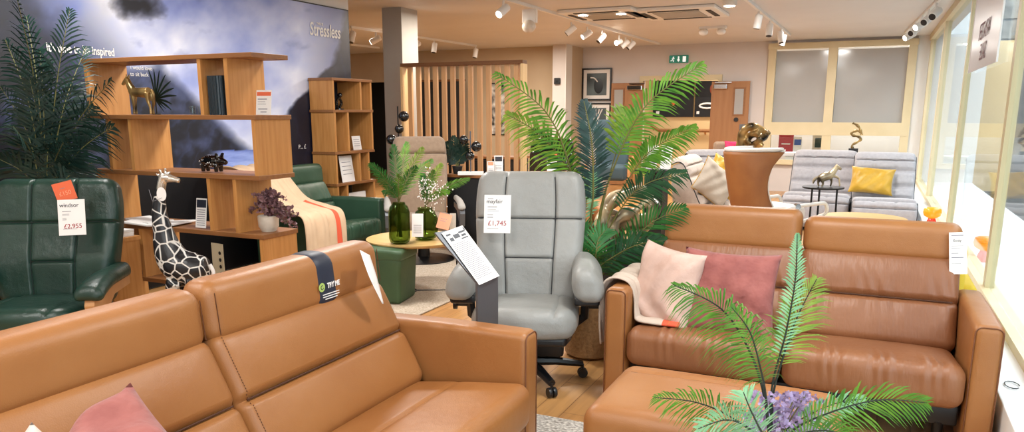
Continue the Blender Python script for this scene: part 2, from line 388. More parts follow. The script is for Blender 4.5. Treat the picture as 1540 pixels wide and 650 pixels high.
# window in the back wall
t_z = 2.64; rail0, rail1 = atY(1200, 203, YB).z, atY(1200, 184, YB).z
b = MB(); b.bx(wl, wl + .13, YB - .06, YB + .08, .5, t_z); b.bx(wr - .13, wr, YB - .06, YB + .08, .5, t_z); b.bx(wl - .01, wr + .01, YB - .08, YB + .09, t_z - .09, t_z + .01)
b.bx(wl, wr, YB - .07, YB + .08, rail0, rail1); mx_ = atY(1250, 120, YB).x; b.bx(mx_ - .075, mx_ + .075, YB - .06, YB + .08, .5, t_z); b.bx(wl, wr, YB - .08, YB + .1, .5, .58)
struct('window_1', b, M['cream'])
struct('window_blind', MB().bx(wl + .13, wr - .13, YB + .05, YB + .06, rail1, t_z - .12), M['frost'])
b = MB(); b.bx(wl + .13, wr - .13, YB + .045, YB + .05, .58, rail0)
struct('window_glass', b, M['glassback'])
struct('wall_office', MB().bx(-1.9, 1.4, 16.45, 16.5, 0, 2.7), M['white'])
# right glass wall: posts, sill, panes, ledge outside/inside
LZ = .27
def postY(x): return atX(x, 180, XR).y
ys = [postY(1391), postY(1410), postY(1446), postY(1519), 3.3, 1.9, .3, -1.3, -2.9, -4.4]
b = MB()
for i, y in enumerate(ys[:2]): b.bx(XR - .035, XR + .04, y - .07, y + .07, LZ, CE)
b.bx(XR - .05, XR + .06, -4.5, YB, CE - .09, CE); b.bx(XR - .05, XR + .06, -4.5, YB, LZ, LZ + .05)
struct('window_2', b, M['cream'])
b = MB()
for i, y in enumerate(ys[2:]): b.bx(XR - .025, XR + .03, y - .05, y + .05, LZ, CE)
struct('window_frame', b, mat('aged_cream_frame', '#b9ae88', .45))
struct('window_pane', MB().bx(XR, XR + .006, -4.5, YB, LZ + .05, CE - .09), M['glass'])
struct('trim_2', MB().bx(.585, 1.6, -4.5, YB, -.02, LZ, bevel=.005), M['white'])
struct('wall_right', MB().bx(XR + .07, 1.6, YB, 17, 0, CE), M['wallw'])
# outside: pavement, facade across the street
struct('pavement', MB().bx(1.6, 40, -30, 60, -.3, -.1), M['pavement'])
b = MB(); b.bx(9, 9.5, -2, 46, -.1, 9); b.bx(1.7, 9.5, 46, 46.5, -.1, 9)
struct('exterior_facade', b, M['facade'])
b = MB()
qx = atY(1524, 150, 17.3).x
for k in range(20): b.bx(qx - (.55 if k % 2 else .32), qx + .04, 17.24, 17.6, k * .36 - .1, k * .36 + .22)
struct('exterior_building', MB().bx(1.65, qx, 17.3, 30, -.1, 7.5), mat('pale_street_render', '#7c8284', .9, vary='#8e9496', scale=1))
struct('exterior_quoins', b, M['stone'])

# mural : a printed fjord picture on the left wall
def fbm(x, y, s=1): return noise.fractal(Vector((x * s, y * s, 3.7)), 1.0, 2.0, 6)
def mixc(a, b_, t): t = max(0, min(1, t)); return [a[i] * (1 - t) + b_[i] * t for i in range(3)]
def hexl(h): return lin(h)[:3]
def mural_col(px, py):
    n = fbm(px, py, .009) * .5; n2 = fbm(px + 300, py, .03) * .5; n3 = fbm(px * 1.3 - 70, py * 2, .02) * .5
    c = mixc(hexl('#b4c0e8'), hexl('#f6f8fe'), .66 + n * 1.5)
    c = mixc(c, hexl('#8b97c4'), max(0, n3 * 1.0 - .25))
    # slate sky on the left
    c = mixc(c, hexl('#5f6a92'), (185 - px + n * 70 + (py - 50) * .9) / 130)
    c = mixc(c, hexl('#2a3448'), (110 - px + n2 * 60 + (py - 60) * .5) / 130)
    # dark rock showing through the cloud
    d = math.hypot((px - 205) / 48, (py - 8) / 26); c = mixc(c, hexl('#43475e'), (1.0 - d + n2 * .9) * 1.4)
    # cliff falling from the left to the lake
    e1 = py - (88 + max((px - 240) * .95, (240 - px) * .2) + n2 * 20) if px < 306 else py - (151 + (px - 306) * 1.0 + n2 * 18)
    rock = mixc(hexl('#8690ac'), hexl('#424c62'), .40 + n2 * 2.2 + (py - 150) / 190)
    rock = mixc(rock, hexl('#9aa6cc'), max(0, math.sin((px + py * .45) * .22 + n2 * 8)) ** 6 * .2)
    if px < 425: c = mixc(c, rock, e1 / 22)
    if px < 440 and py > 222:
        lake = mixc(hexl('#8fa3d8'), hexl('#dfe8ff'), .5 + fbm(px * .4, py * 3, .03) * .6)
        c = mixc(c, lake, (px - 312 - (py - 226) * .1 + n2 * 10) / 26 if py > 226 + n2 * 3 else 0)
    if px > 400: c = mixc(c, hexl('#7a83ad'), (px - 452 + n * 40) / 85 * .8)
    # right hand cliff
    edge = 519 - (py - 10) * .25 + n2 * 16 if py < 100 else 496 - (py - 100) * 1.0 + n2 * 20
    rock = mixc(hexl('#85838c'), hexl('#2d4468'), (py - 70) / 90 + n2 * .9)
    rock = mixc(rock, hexl('#8a93b4'), max(0, math.sin((px * .9 - py * .3) * .35 + n2 * 7)) ** 8 * .15)
    c = mixc(c, rock, (px - edge) / 9 if px > 400 else 0)
    c = mixc(c, hexl('#12233a'), (py - 258 + n2 * 6) / 12)
    return c
def project(p):
    v = Vector(p) - EYEV; c = v.dot(FW); return PX + F * v.dot(RT) / c, PY - F * v.dot(UP) / c
Y0m, Y1m, Z1m = 1.6, 7.17, 2.53
bm = bmesh.new(); NU, NV = 420, 230; cl = bm.loops.layers.color.new('print')
vv = [[bm.verts.new((XL + .03, Y0m + (Y1m - Y0m) * i / NU, .02 + (Z1m - .02) * j / NV)) for j in range(NV + 1)] for i in range(NU + 1)]
pc = {}
for i in range(NU + 1):
    for j in range(NV + 1):
        px, py = project(vv[i][j].co); pc[vv[i][j]] = mural_col(px, py)
for i in range(NU):
    for j in range(NV):
        f = bm.faces.new((vv[i][j], vv[i + 1][j], vv[i + 1][j + 1], vv[i][j + 1]))
        for l in f.loops: c = pc[l.vert]; l[cl] = (*c, 1)
me = bpy.data.meshes.new('print'); bm.to_mesh(me); bm.free()
mm = mat('fjord_print', '#ffffff', .45); a = mm.node_tree.nodes.new('ShaderNodeVertexColor'); a.layer_name = 'print'
mm.node_tree.links.new(a.outputs['Color'], mm.node_tree.nodes['Principled BSDF'].inputs['Base Color']); me.materials.append(mm)
mural = thing('wall_mural', 'huge fjord and cloud picture panel covering the left wall behind the bookcases', 'mural', (XL, (Y0m + Y1m) / 2, 0))
pr = bpy.data.objects.new('print', me); COL.objects.link(pr); pr.parent = mural; pr.location = (-XL, -(Y0m + Y1m) / 2, 0)
MB().bx(.001, .028, Y0m - Y1m * 0 - (Y0m + Y1m) / 2 - .01, (Y1m - Y0m) / 2 + .012, 0.01, Z1m + .012).build('backing_panel', M['charcoal'], mural, smooth=False)
cy = (Y0m + Y1m) / 2
def mtext(s, p0, p1, size, bold=0, shear=0, sx=1):
    a = atX(*p0, XL + .035); o = text(s, size, M['paper'], mural, (a.x - XL, a.y - cy, a.z), align='LEFT', bold=bold, shear=shear, sx=sx, rot=(0, 0, R(90))); return o
mtext("It's time to be inspired", (70, 77), None, .085, .002, sx=.70)
mtext("I would love", (196, 104), None, .045, sx=.9); mtext("to sit back", (196, 114), None, .045, sx=.9)
mtext("Stressless", (466, 52), None, .185, .003, .15, sx=.70)
mtext("THIS IS", (476, 37), None, .035, .001)
mtext("P... £", (449, 224), None, .06)

# ------------------------------------------------------------------ sofas
def sofa(name, label, cat, loc, rotz, seats, armR=True, armL=True, m=None, seam=None, head=True, stitch=False, group=None, hz=(.93, .93), seatfront=.0, arm_w=.115, arm_h=.60, wr=None):
    """faces local -y, front of the arms at y=0; origin at the centre of the front on the floor"""
    m = m or M['tan']; seam = seam or M['seam']; wr = wr or m
    t = thing(name, label, cat, loc, rotz, group)
    W = sum(seats); x0 = -W / 2
    for sg, on in ((-1, armL), (1, armR)):
        if not on: continue
        xc = sg * (W / 2 + arm_w / 2)
        def axf(x, y, z):
            k = max(0, z / .28); return (x, y, z - .012 * max(0, (y / .4)) * k)
        MB().rbox((arm_w, .80, arm_h - .03), .032, (xc, .40, (arm_h + .03) / 2), n=(2, 6, 5), xf=axf).build('armrest', m, t)
        pts = []; h = arm_w / 2 - .007; zt = arm_h - .009
        for (cx, cz, a0) in ((xc + h - .028, zt - .028, 0), (xc - h + .028, zt - .028, 90)):
            for k in range(5): a = R(a0 + k * 22.5); pts.append((cx + .028 * math.cos(a), .006, cz + .028 * math.sin(a)))
        pts = [(xc + h, .006, .05)] + pts + [(xc - h, .006, .05)]
        MB().tube(pts, .0026, 6).build('arm_piping', M['seam2'] if seam is M['seam'] else seam, t)
    MB().rbox((W + .02, .14, .62), .05, (0, .80, .43), n=(8, 2, 4)).build('back_shell', m, t)
    MB().bx(-W / 2 + .01, W / 2 - .01, .06, .80, .13, .22, bevel=.01).build('base_frame', M['black'], t)
    for sx in (-1, 1):
        for yy in (.08, .72):
            MB().lathe([(.018, 0), (.024, .14)], (sx * (W / 2 - .08), yy, 0), 12).build('foot', M['blackm'], t)
    lean = math.atan2(.21, .39)
    for i, w in enumerate(seats):
        xc = x0 + w / 2; g = .006
        def sxf(x, y, z, w=w, i=i):
            top = z > 0; e = (1 - (2 * x / w) ** 4)
            if top:
                z += .016 * e * (1 - (y / .34) ** 2) - .008
                if i >= 0: z -= .016 * gz(x * .0 + (y + .02) - .0, .012) * e * .55 if stitch else 0
                z += .0055 * math.sin(x * 80 + 3 * math.sin(x * 31 + y * 5)) * gz(y + .26, .09) * (0 if stitch else 1)
            z -= .085 * (y + .31) / .62 if top else .0
            if y < -.25: y -= .004 * math.sin(x * 80 + 3 * math.sin(x * 31 - 1.3) + z * 9) * (0 if stitch else 1) * gz(z - .03, .07); y -= .014 * e * (1 - (z / .14) ** 2)
            return (x, y, z)
        MB().rbox((w - g, .66, .20), .055, (xc, .30 + seatfront, .325), n=(26 if stitch else 70, 16, 5), xf=sxf, extra=((), (-.05, -.035, -.02, -.005, .01), ())).build('seat_cushion', wr, t)
        # back cushion with a cross seam
        hb = .47
        def bxf(x, y, z, w=w):
            e = (1 - (2 * x / w) ** 4)
            if y < 0:
                s_ = abs(z + .0) ; y += .022 * gz(z, .014) - .016 * e * max(0, math.sin(PI * min(1, abs(z) / (hb / 2))))
                y += .0045 * math.sin(x * 62 + 3 * math.sin(x * 19 + z * 11)) * gz(abs(z) - .06, .06) * (0 if stitch else 1)
            return (x, y, z)
        rot = Matrix.Rotation(-lean, 3, 'X')
        MB().rbox((w - g, .15, hb), .045, (xc, .62 + .0, .53), n=(26 if stitch else 60, 2, 14), xf=bxf, rot=rot, extra=((), (), (-.03, -.018, -.009, 0, .009, .018, .03))).build('back_cushion', m, t)
        if stitch:
            # pale double stitching down the near edge of the back cushion
            o = MB()
            for sgn in (-1,):
                xe = xc + sgn * (w / 2 - .028)
                for k in range(44):
                    z = -.21 + .42 * k / 43; p = rot @ Vector((xe - xc, -.0805 + (.0 if abs(z) > .02 else .008), z)); o.box(Vector((xc, .62, .53)) + p, (.0022, .002, .005), rot)
            o.build('stitching', M['stitch'], t, smooth=False)
        o = MB(); p0 = rot @ Vector((-w / 2 + .03, -.062, 0)); p1 = rot @ Vector((w / 2 - .03, -.062, 0))
        o.tube([Vector((xc, .62, .53)) + p0, Vector((xc, .62, .53)) + p1], .0035, 6).build('cross_seam', seam, t)
        if head:
            hh = hz[i] - .725
            def hxf(x, y, z, w=w):
                if y < 0: y -= .010 * (1 - (2 * x / w) ** 6)
                return (x, y + .10 * z, z)
            MB().rbox((w - g - .004, .135, hh), .05, (xc, .735, .728 + hh / 2), n=(16, 2, 4), xf=hxf).build('headrest', m, t)
            if stitch:
                for sg in (-1, 1):
                    pts = []; xe = xc + sg * (w / 2 - .030)
                    for k in range(28):
                        a = k / 27; z = -hh / 2 + .035 + (hh - .07) * a; pts.append((z, -.0675 - .010 * .7))
                    o = MB()
                    for z, y in pts: o.box((xe, .735 + y + .10 * z, .728 + hh / 2 + z), (.0022, .0022, .0045))
                    o.build('stitching', M['stitch'], t, smooth=False)
        x0 += w
    return t
s1 = sofa('leather_sofa', 'tan leather sofa seen over its back corner, with a dark paper sleeve on one headrest', 'sofa', (-1.15, 1.67, 0), R(90), [.93, .93], stitch=True, hz=(.915, .925), arm_w=.12)
s2 = sofa('leather_sofa', 'tan leather two seat sofa facing the camera behind the ottoman, with creased cushions', 'sofa', (-.285, 3.50, 0), 0, [.73, .73], hz=(.945, .915), wr=M['tan_dark'])
for o in s2.children:
    if o.name.startswith('back_cushion'): o.data.materials[0] = M['tan_dark']

# navy card sleeve round the headrest
sl = thing('headrest_sleeve', 'dark navy card sleeve with TRY ME lettering wrapped round the sofa headrest', 'sleeve', (-1.15 - .735, 2.23, .826), R(90))
def hx2(x, y, z):
    if y < 0: y -= .010
    return (x, y + .10 * z, z)
MB().rbox((.16, .146, .212), .055, (0, 0, 0), n=(3, 2, 4), xf=hx2).build('card_band', M['navy'], sl)
yb = -.0855
text('TRY ME', .027, M['paper'], sl, (.026, -.0885, -.022), bold=.001, sx=.8)
MB().lathe([(.017, 0), (.017, .001)], (0, 0, 0), 20, Matrix.Rotation(R(90), 3, 'X')).build('round_emblem', M['lime'], sl).location = (-.040, -.0868, -.014)
MB().tube([(.007 * math.cos(k * PI / 5 + 1), 0, .008 * math.sin(k * PI / 5 + 1)) for k in range(9)], .0012, 5).build('emblem_ring', M['navy'], sl).location = (-.040, -.0888, -.014)
o = MB()
for k, w in enumerate((.095, .095, .07)): o.box((.01, -.0885 - k * .0006, -.044 - k * .009), (w, .002, .0028))
o.build('printed_lines', M['paper'], sl, smooth=False)

# ottoman
ot = thing('ottoman', 'long tan leather ottoman in front of the two seat sofa', 'ottoman', (-.43, 2.66, 0))
def oxf(x, y, z):
    if z > 0:
        e = (1 - (2 * x / .84) ** 6) * (1 - (2 * y / .56) ** 6)
        z += .014 * e - .010 * gz(y - .16, .012) * e
    return (x, y, z)
MB().rbox((.84, .56, .35), .06, (0, 0, .255), n=(20, 14, 4), xf=oxf, extra=((), (.13, .145, .155, .165, .175, .19), ())).build('cushion', M['tan'], ot)
MB().tube([(-.36, .16, .432), (.36, .16, .432)], .002, 5).build('top_seam', M['seam'], ot)
MB().bx(-.38, .38, -.24, .24, .05, .09).build('base_frame', M['black'], ot)
for sx in (-1, 1):
    for sy in (-1, 1): MB().lathe([(.018, 0), (.022, .07)], (sx * .33, sy * .19, 0), 12).build('foot', M['blackm'], ot)

# ------------------------------------------------------------------ recliners
def recliner(name, label, loc, rotz, m, seam, kind='star', arm='pad', bh=.74, bw=.56, head=False, group=None, cat='armchair', sc=1.0, woodm=None, cf=.23, padw=.12, padm=None):
    t = thing(name, label, cat, loc, rotz, group); t.scale = (sc, sc, sc)
    lean = Matrix.Rotation(R(-14), 3, 'X')
    zc = .385 + bh / 2
    def bxf(x, y, z):
        u = 2 * x / bw; v = z / (bh / 2)
        wid = 1 - .10 * max(0, -v) ** 2 - .06 * max(0, v) ** 3 + .03 * math.sin(v * 3)
        if y < 0:
            if not head:
                y -= .018 * (1 - u ** 2)
                y += .014 * (gz(abs(x) - bw * cf, .007))
                y += .012 * (gz(z - .10, .007) + (gz(z + .12, .007) if abs(x) < bw * cf else 0))
            else:
                y += .025 * gz(z - bh * .28, .014) - .02 * (1 - u ** 2)
            y -= .02 * gz(v + .35, .3)
        y += .05 * u * u * (-1) * .5
        return (x * wid, y, z)
    MB().rbox((bw, .15, bh), .06, (0, .28, zc), n=(24, 2, 26), xf=bxf, rot=lean, extra=([s_ * bw * cf + d_ for s_ in (-1, 1) for d_ in (-.016, -.008, 0, .008, .016)], (), [c_ + d_ for c_ in (.10, -.12, bh * .28) for d_ in (-.016, -.008, 0, .008, .016)])).build('backrest', m, t)
    o = MB()
    B = Vector((0, .28, zc))
    def onb(x, z, d=-.075):
        p = Vector(bxf(x, d, z)); p.y -= .0015; return B + lean @ p
    if not head:
        for sx in (-1, 1):
            o.tube([onb(sx * bw * cf, -bh / 2 + .05 + (bh - .09) * k / 12) for k in range(13)], .0035, 6)
        o.tube([onb(-bw * .47 + bw * .94 * k / 14, .10) for k in range(15)], .0035, 6)
        o.tube([onb(-bw * cf + bw * 2 * cf * k / 10, -.12) for k in range(11)], .003, 6)
    else:
        o.tube([onb(-bw * .47 + bw * .94 * k / 14, bh * .28) for k in range(15)], .004, 6)
    o.build('back_seam', seam, t)
    def sxf(x, y, z):
        if z > 0: z += .02 * (1 - (x / .28) ** 2) - .010 * gz(abs(x) - .17, .010) - .03 * (y + .25) / .5
        k = max(0, -y / .26); return (x * (1 - .10 * k ** 3), y - .04 * (1 - (x / .28) ** 2) * k, z)
    MB().rbox((.56, .54, .15), .065, (0, -.03, .40), n=(28, 10, 3), xf=sxf).build('seat', m, t)
    MB().rbox((.50, .50, .05), .02, (0, -.01, .315), n=(6, 6, 1), xf=lambda x, y, z: (x * (1 - .15 * max(0, -y / .25) ** 3), y - .03 * max(0, -y / .25), z)).build('seat_pan', M['black'], t)
    for sx in (-1, 1):
        if arm == 'pad':
            def axf(x, y, z):
                f = max(0, -y / .24)
                wd = 1 - .42 * max(0, z / .09) ** 1.2
                return (x * wd - sx * .018 * z / .09, y, z - .02 * (f ** 2) + .01)
            MB().rbox((.16, .48, .18), .06, (sx * .318, -.02, .60), n=(6, 8, 5), xf=axf).build('armrest', m, t)
            MB().rbox((.13, .40, .045), .015, (sx * .318, -.01, .508), n=(2, 6, 1)).build('armrest_pan', M['black'], t)
            MB().tube([(sx * .315, .05, .49), (sx * .31, .07, .36), (sx * .22, .07, .29)], .025, 8).build('arm_bracket', M['black'], t)
            MB().tube([(sx * .33, .05, .42), (sx * .39, .05, .42)], .012, 8).lathe([(.03, -.01), (.03, .01)], (sx * .395, .05, .42), 14, Matrix.Rotation(R(90), 3, 'Y')).build('tension_knob', M['black'], t)
        else:
            wm = woodm or M['wood_arm']
            def axf(x, y, z):
                f = -y / .25
                return (x * (1 + .25 * f), y, z - .05 * max(0, f) ** 2 + .015 * (1 - (x / .06) ** 2))
            MB().rbox((padw, .50, .075 * (padw / .12) ** .5), .035, (sx * .34, -.02, .575), n=(4, 10, 2), xf=axf).build('arm_pad', padm or m, t)
            prof = [(-.26, .485), (-.24, .53), (-.05, .545), (.22, .545), (.22, .50), (.0, .49), (-.08, .44), (-.16, .40), (-.2, .36), (-.235, .37)]
            MB().prism([(a, b_) for a, b_ in prof], -.024, .024, rot=Matrix.Rotation(R(90), 3, 'Z'), c=(sx * .345, 0, 0)).build('wooden_arm', wm, t, smooth=False)
            MB().tube([(sx * .34, -.18, .40), (sx * .34, -.10, .2), (sx * .30, .1, .05)], .022, 8).build('arm_support', wm, t)
    if kind == 'star':
        MB().lathe([(.045, .08), (.035, .12), (.03, .30)], (0, .05, 0), 16).build('gas_column', M['black'], t)
        hub = MB(); hub.lathe([(.06, .07), (.06, .12)], (0, .05, 0), 16)
        hub.build('base_hub', M['black'], t)
        for k in range(5):
            a = R(-62 + 72 * k); d = Vector((math.cos(a), math.sin(a), 0)); c = Vector((0, .05, 0))
            lg = MB().tube([c + d * .03 + Vector((0, 0, .105)), c + d * .16 + Vector((0, 0, .10)), c + d * .31 + Vector((0, 0, .078))], [.028, .024, .018], 8, flat=1.2).build('base_leg', M['black'], t)
            e = c + d * .31; q = Vector((-d.y, d.x, 0))
            ca = MB()
            for s_ in (-1, 1): ca.lathe([(.026, -.009), (.028, 0), (.026, .009)], e + q * (.013 * s_) + Vector((0, 0, .028)), 14, Matrix(((d.x, 0, q.x), (d.y, 0, q.y), (0, 1, 0))))
            ca.tube([e + Vector((0, 0, .078)), e + Vector((0, 0, .03))], .008, 6)
            ca.build('caster', M['black'], t)
        MB().bx(-.2, .2, .03, .22, .13, .30, bevel=.02).build('mechanism_box', M['black'], t)
    else:
        MB().lathe([(.30, 0), (.30, .02), (.06, .045), (.045, .30)], (0, .05, 0), 28).build('disc_base', M['black'], t)
    return t
grey = recliner('office_recliner', 'grey leather recliner on a black star base with casters and a price card', (-1.60, 3.62, 0), R(20), M['grey_l'], M['grey_seam'], bw=.60, sc=1.0)
gp = atD(66, 460, 3.95)
green = recliner('recliner', 'dark green leather recliner with wooden arms beside the oak shelves', (gp.x, gp.y, 0), R(31), M['green_l'], M['green_seam'], 'disc', 'wood', bh=.70, bw=.66, cf=.18, sc=1.0)
bp = atD(637, 330, 7.4)
beige = recliner('recliner', 'taupe fabric recliner with a headrest behind the round coffee table', (bp.x, bp.y, 0), R(36), M['taupe'], M['taupe_seam'], 'disc', 'wood', bh=.80, bw=.52, head=True, sc=1.02, woodm=M['steel'], padw=.06, padm=M['grey_col'])
k1 = atD(822, 262, 9.3)
blk = recliner('recliner', 'black leather recliner standing just past the end of the slatted screen', (k1.x, k1.y, 0), R(10), M['blackgloss'], M['black'], 'disc', 'wood', bh=.74, bw=.54, head=True)

# ------------------------------------------------------------------ price cards
def card(name, label, cat, loc, rt, up, w, h, lines=(), m=None, bars=(), group=None, extra=None):
    t = thing(name, label, cat, loc, mtx=frame(rt, up), group=group)
    MB().box((0, 0, 0), (w, .0012, h)).build('card_sheet', m or M['paper'], t, smooth=False)
    for (s_, sz, x, z, mm, al) in lines: text(s_, sz, mm, t, (x, -.0012, z), align=al)
    if bars:
        o = MB()
        for (x, z, bw_, bh_) in bars: o.box((x + bw_ / 2, -.001, z), (bw_, .0006, bh_))
        o.build('printed_lines', M['inkgrey'], t, smooth=False)
    return t
fr = Vector((math.cos(R(20)), math.sin(R(20)), 0)); ba = Vector((-math.sin(R(20)), math.cos(R(20)), 0))
card('price_card', 'white price card reading 1,745 pounds hanging on the grey recliner', 'price card', atD(748, 322, 4.04), fr, Vector((0, 0, 1)) + ba * .25, .143, .205,
     [('mayfair', .030, -.060, .058, M['ink'], 'LEFT'), ('£1,745', .037, 0, -.062, M['red'], 'CENTER')],
     bars=[(-.053, .082, .03, .003), (-.053, .038, .05, .004), (-.053, .024, .045, .002), (-.053, .016, .06, .002), (-.053, -.004, .03, .003), (-.053, -.018, .03, .004), (-.053, -.078, .06, .002)])
q = atD(108, 327, 4.02); gr = Vector((math.cos(R(31)), math.sin(R(31)), 0)); gb = Vector((-math.sin(R(31)), math.cos(R(31)), 0))
card('price_card', 'white price card reading 2,955 pounds hanging on the dark green recliner', 'price card', q, gr + Vector((0, 0, .03)), Vector((0, 0, 1)) + gb * .2, .138, .19,
     [('windsor', .030, -.060, .055, M['ink'], 'LEFT'), ('£2,955', .034, .004, -.058, M['red'], 'CENTER')],
     bars=[(-.047, .066, .02, .002), (-.047, .032, .045, .003), (-.047, .018, .035, .002), (-.047, .012, .035, .002), (-.047, -.004, .02, .002), (-.047, -.012, .02, .003), (-.047, -.062, .07, .002)])
card('sale_card', 'orange offer card tucked behind the price card on the green recliner', 'price card', atD(97, 288, 4.05), gr + Vector((0, 0, .25)), Vector((0, 0, 1)) - gr * .25, .105, .10,
     [('£150', .032, .0, -.02, M['salmon'], 'CENTER')], m=M['orange'], bars=[(-.02, .018, .03, .002)])
card('price_card', 'white price card hanging from the headrest corner of the two seat sofa', 'price card', atY(1441, 381, 4.13), Vector((1, 0, .1)), Vector((-.06, .12, 1)), .075, .20,
     [('Emily', .016, -.02, .055, M['ink'], 'LEFT')], bars=[(-.028, .085, .05, .004), (-.028, .035, .05, .002), (-.028, .025, .04, .002), (-.028, .0, .03, .003), (-.028, -.02, .05, .004), (-.028, -.05, .04, .002)])
t = thing('price_card', 'curled white price card hanging over the end of the sofa headrest', 'price card', atD(560, 400, 2.94))
def curl(u, v):
    p = [atD(556, 384, 2.96), atD(566, 415, 2.92), atD(577, 457, 2.9)]; c = cr(p, 6); k = v * 12; i = min(11, int(k)); pp = c[i].lerp(c[i + 1], k - i)
    q = [atD(541, 376, 2.87), atD(556, 418, 2.83), atD(575, 457, 2.88)]; c2 = cr(q, 6); qq = c2[i].lerp(c2[i + 1], k - i)
    return qq.lerp(pp, u)
MB().grid(curl, 4, 12).build('card_sheet', M['paper'], t, off=atD(560, 400, 2.94), solid=.001)

# steel stand with slanted leaflet
p0 = atD(734, 478, 3.30); st = thing('leaflet_stand', 'dark grey metal stand with a slanted top panel in front of the grey recliner', 'display stand', (p0.x, p0.y, 0))
wv = (atD(749, 413, 3.28) - atD(718, 427, 3.28))
a_, b_, c_, d_ = atD(718, 427, 3.23), atD(749, 413, 3.33), atD(697, 342, 3.42), atD(654, 350, 3.32)
def quadbox(q4, th, nrm):
    m_ = MB(); n_ = Vector(nrm).normalized() * th
    top = [Vector(v) for v in q4]; bot = [v - n_ for v in top]
    T = [m_._v(v) for v in top]; B_ = [m_._v(v) for v in bot]
    m_.bm.faces.new(T); m_.bm.faces.new(list(reversed(B_)))
    for i in range(4): m_.bm.faces.new((T[i], B_[i], B_[(i + 1) % 4], T[(i + 1) % 4]))
    return m_
nn = (b_ - a_).cross(c_ - a_ if False else (d_ - a_)).normalized()
L0 = Vector((p0.x, p0.y, 0))
a0, b0 = Vector((a_.x, a_.y, .02)), Vector((b_.x, b_.y, .02))
pn = (b_ - a_).cross(Vector((0, 0, 1))).normalized()
quadbox([a_, b_, b0, a0], .012, pn).build('front_panel', M['steel'], st, smooth=False, off=L0)
quadbox([a_, b_, c_, d_], .008, nn).build('slanted_panel', M['steel'], st, smooth=False, off=L0)
fl = [a0 + Vector((0, 0, -.01)) + (a0 - b0) * .5 - Vector((0, .05, 0)), b0 + Vector((0, 0, -.01)) + (b0 - a0) * .5 - Vector((0, .05, 0)), b0 + (b0 - a0) * .5 + Vector((0, .22, -.01)), a0 + (a0 - b0) * .5 + Vector((0, .22, -.01))]
quadbox(fl, .01, (0, 0, 1)).build('foot_plate', M['steel'], st, smooth=False, off=L0)
up_ = (d_ - a_)
lf = thing('leaflet', 'white printed leaflet with small room pictures on the slanted stand panel', 'leaflet', (a_ + c_) / 2 + nn * .003, mtx=frame(b_ - a_, up_))
lw_, lh_ = (b_ - a_).length, up_.length
MB().box((0, 0, 0), (lw_ * .98, .001, lh_ * .98)).build('sheet', M['paper'], lf, smooth=False)
o = MB()
for i in range(22): o.box((-lw_ * .42 + lw_ * (.36 if i % 5 else .3), -.001, lh_ * (.24 - .03 * i)), (lw_ * (.74 if i % 5 else .6), .0005, .0022))
o.build('printed_lines', M['inkgrey'], lf, smooth=False)
o = MB()
for (x, z, w_, h_) in ((-.3, .42, .2, .03), (-.02, .36, .26, .07), (-.28, .33, .16, .06), (.28, .40, .3, .03), (.28, .34, .2, .035), (.25, .29, .3, .02)): o.box((x * lw_, -.001, z * lh_), (w_ * lw_, .0006, h_ * lh_))
o.build('small_pictures', mat('grey_photo_print', '#5f6268', .6), lf, smooth=False)

# ------------------------------------------------------------------ shelves
def shelf_unit(name, label, loc, rotz, L, d, tiers, group=None, th=.028):
    """tiers: list from the top: (z_top, z_bot, [panel x positions], ) with boards at each z; x from -L(left) to 0(right); front at y=0, back y=d"""
    t = thing(name, label, 'shelf unit', loc, rotz, group)
    zs = sorted({z for a in tiers for z in a[:2]}, reverse=True)
    for z in zs:
        MB().bx(-L - .01, .01, -.006, d, z - th, z, bevel=.002).build('shelf_board', M['oak_h'], t, smooth=False)
    for (zt, zb, xs) in tiers:
        for x in xs: MB().bx(x - th / 2, x + th / 2, .0, d - .004, zb, zt - th).build('upright_panel', M['oak'], t, smooth=False)
    return t
c0 = atD(376, 78, 4.6)
T_ = .36; e = .014
sh = shelf_unit('shelf_unit', 'large stepped open oak shelf unit standing before the fjord picture', (c0.x, c0.y, 0), R(0), 1.45, .31, [
    (1.79, 1.43, [-1.45 + e, -.415, -.20]), (1.43, 1.07, [-1.28, -1.07, -e]), (1.07, .71, [-1.45 + e, -.415, -.20]), (.71, .35, [-1.28, -1.07, -e]), (.35, .03, [-1.45 + e, -.415, -.20])])
q = atX(500, 117, -5.02)
sh2 = shelf_unit('shelf_unit', 'smaller stepped oak shelf unit standing against the end of the fjord picture', (-5.02, 7.12, 0), R(90), .68, .30, [
    (1.79, 1.47, [-.68 + e, -.20, -e]), (1.47, 1.04, [-.66, -.44, -e]), (1.04, .71, [-.68 + e, -.26, -.10]), (.71, .38, [-.66, -.5, -e]), (.38, .03, [-.68 + e, -.2, -e])])
def on(px, py, y=None, z=None):
    return atY(px, py, y)
sx0, sy0 = c0.x, c0.y
def S(x, y, z): return (sx0 + x, sy0 + y, z)
# dark ribbed vase
t = thing('ribbed_vase', 'dark teal ribbed square vase in the narrow top cell of the oak shelves', 'vase', S(-.325, .10, 1.43))
MB().grid(lambda u, v: ((.066 + .004 * math.cos(u * 2 * PI * 22)) * (1.15 if False else 1) * max(min(math.cos(u * 2 * PI) * 1.35, 1), -1), (.066 + .004 * math.cos(u * 2 * PI * 22)) * max(min(math.sin(u * 2 * PI) * 1.35, 1), -1), .235 * v), 132, 3, closed_u=True).build('body', M['tealbook'], t)
MB().bx(-.066, .066, -.066, .066, 0, .006).build('bottom', M['tealbook'], t)
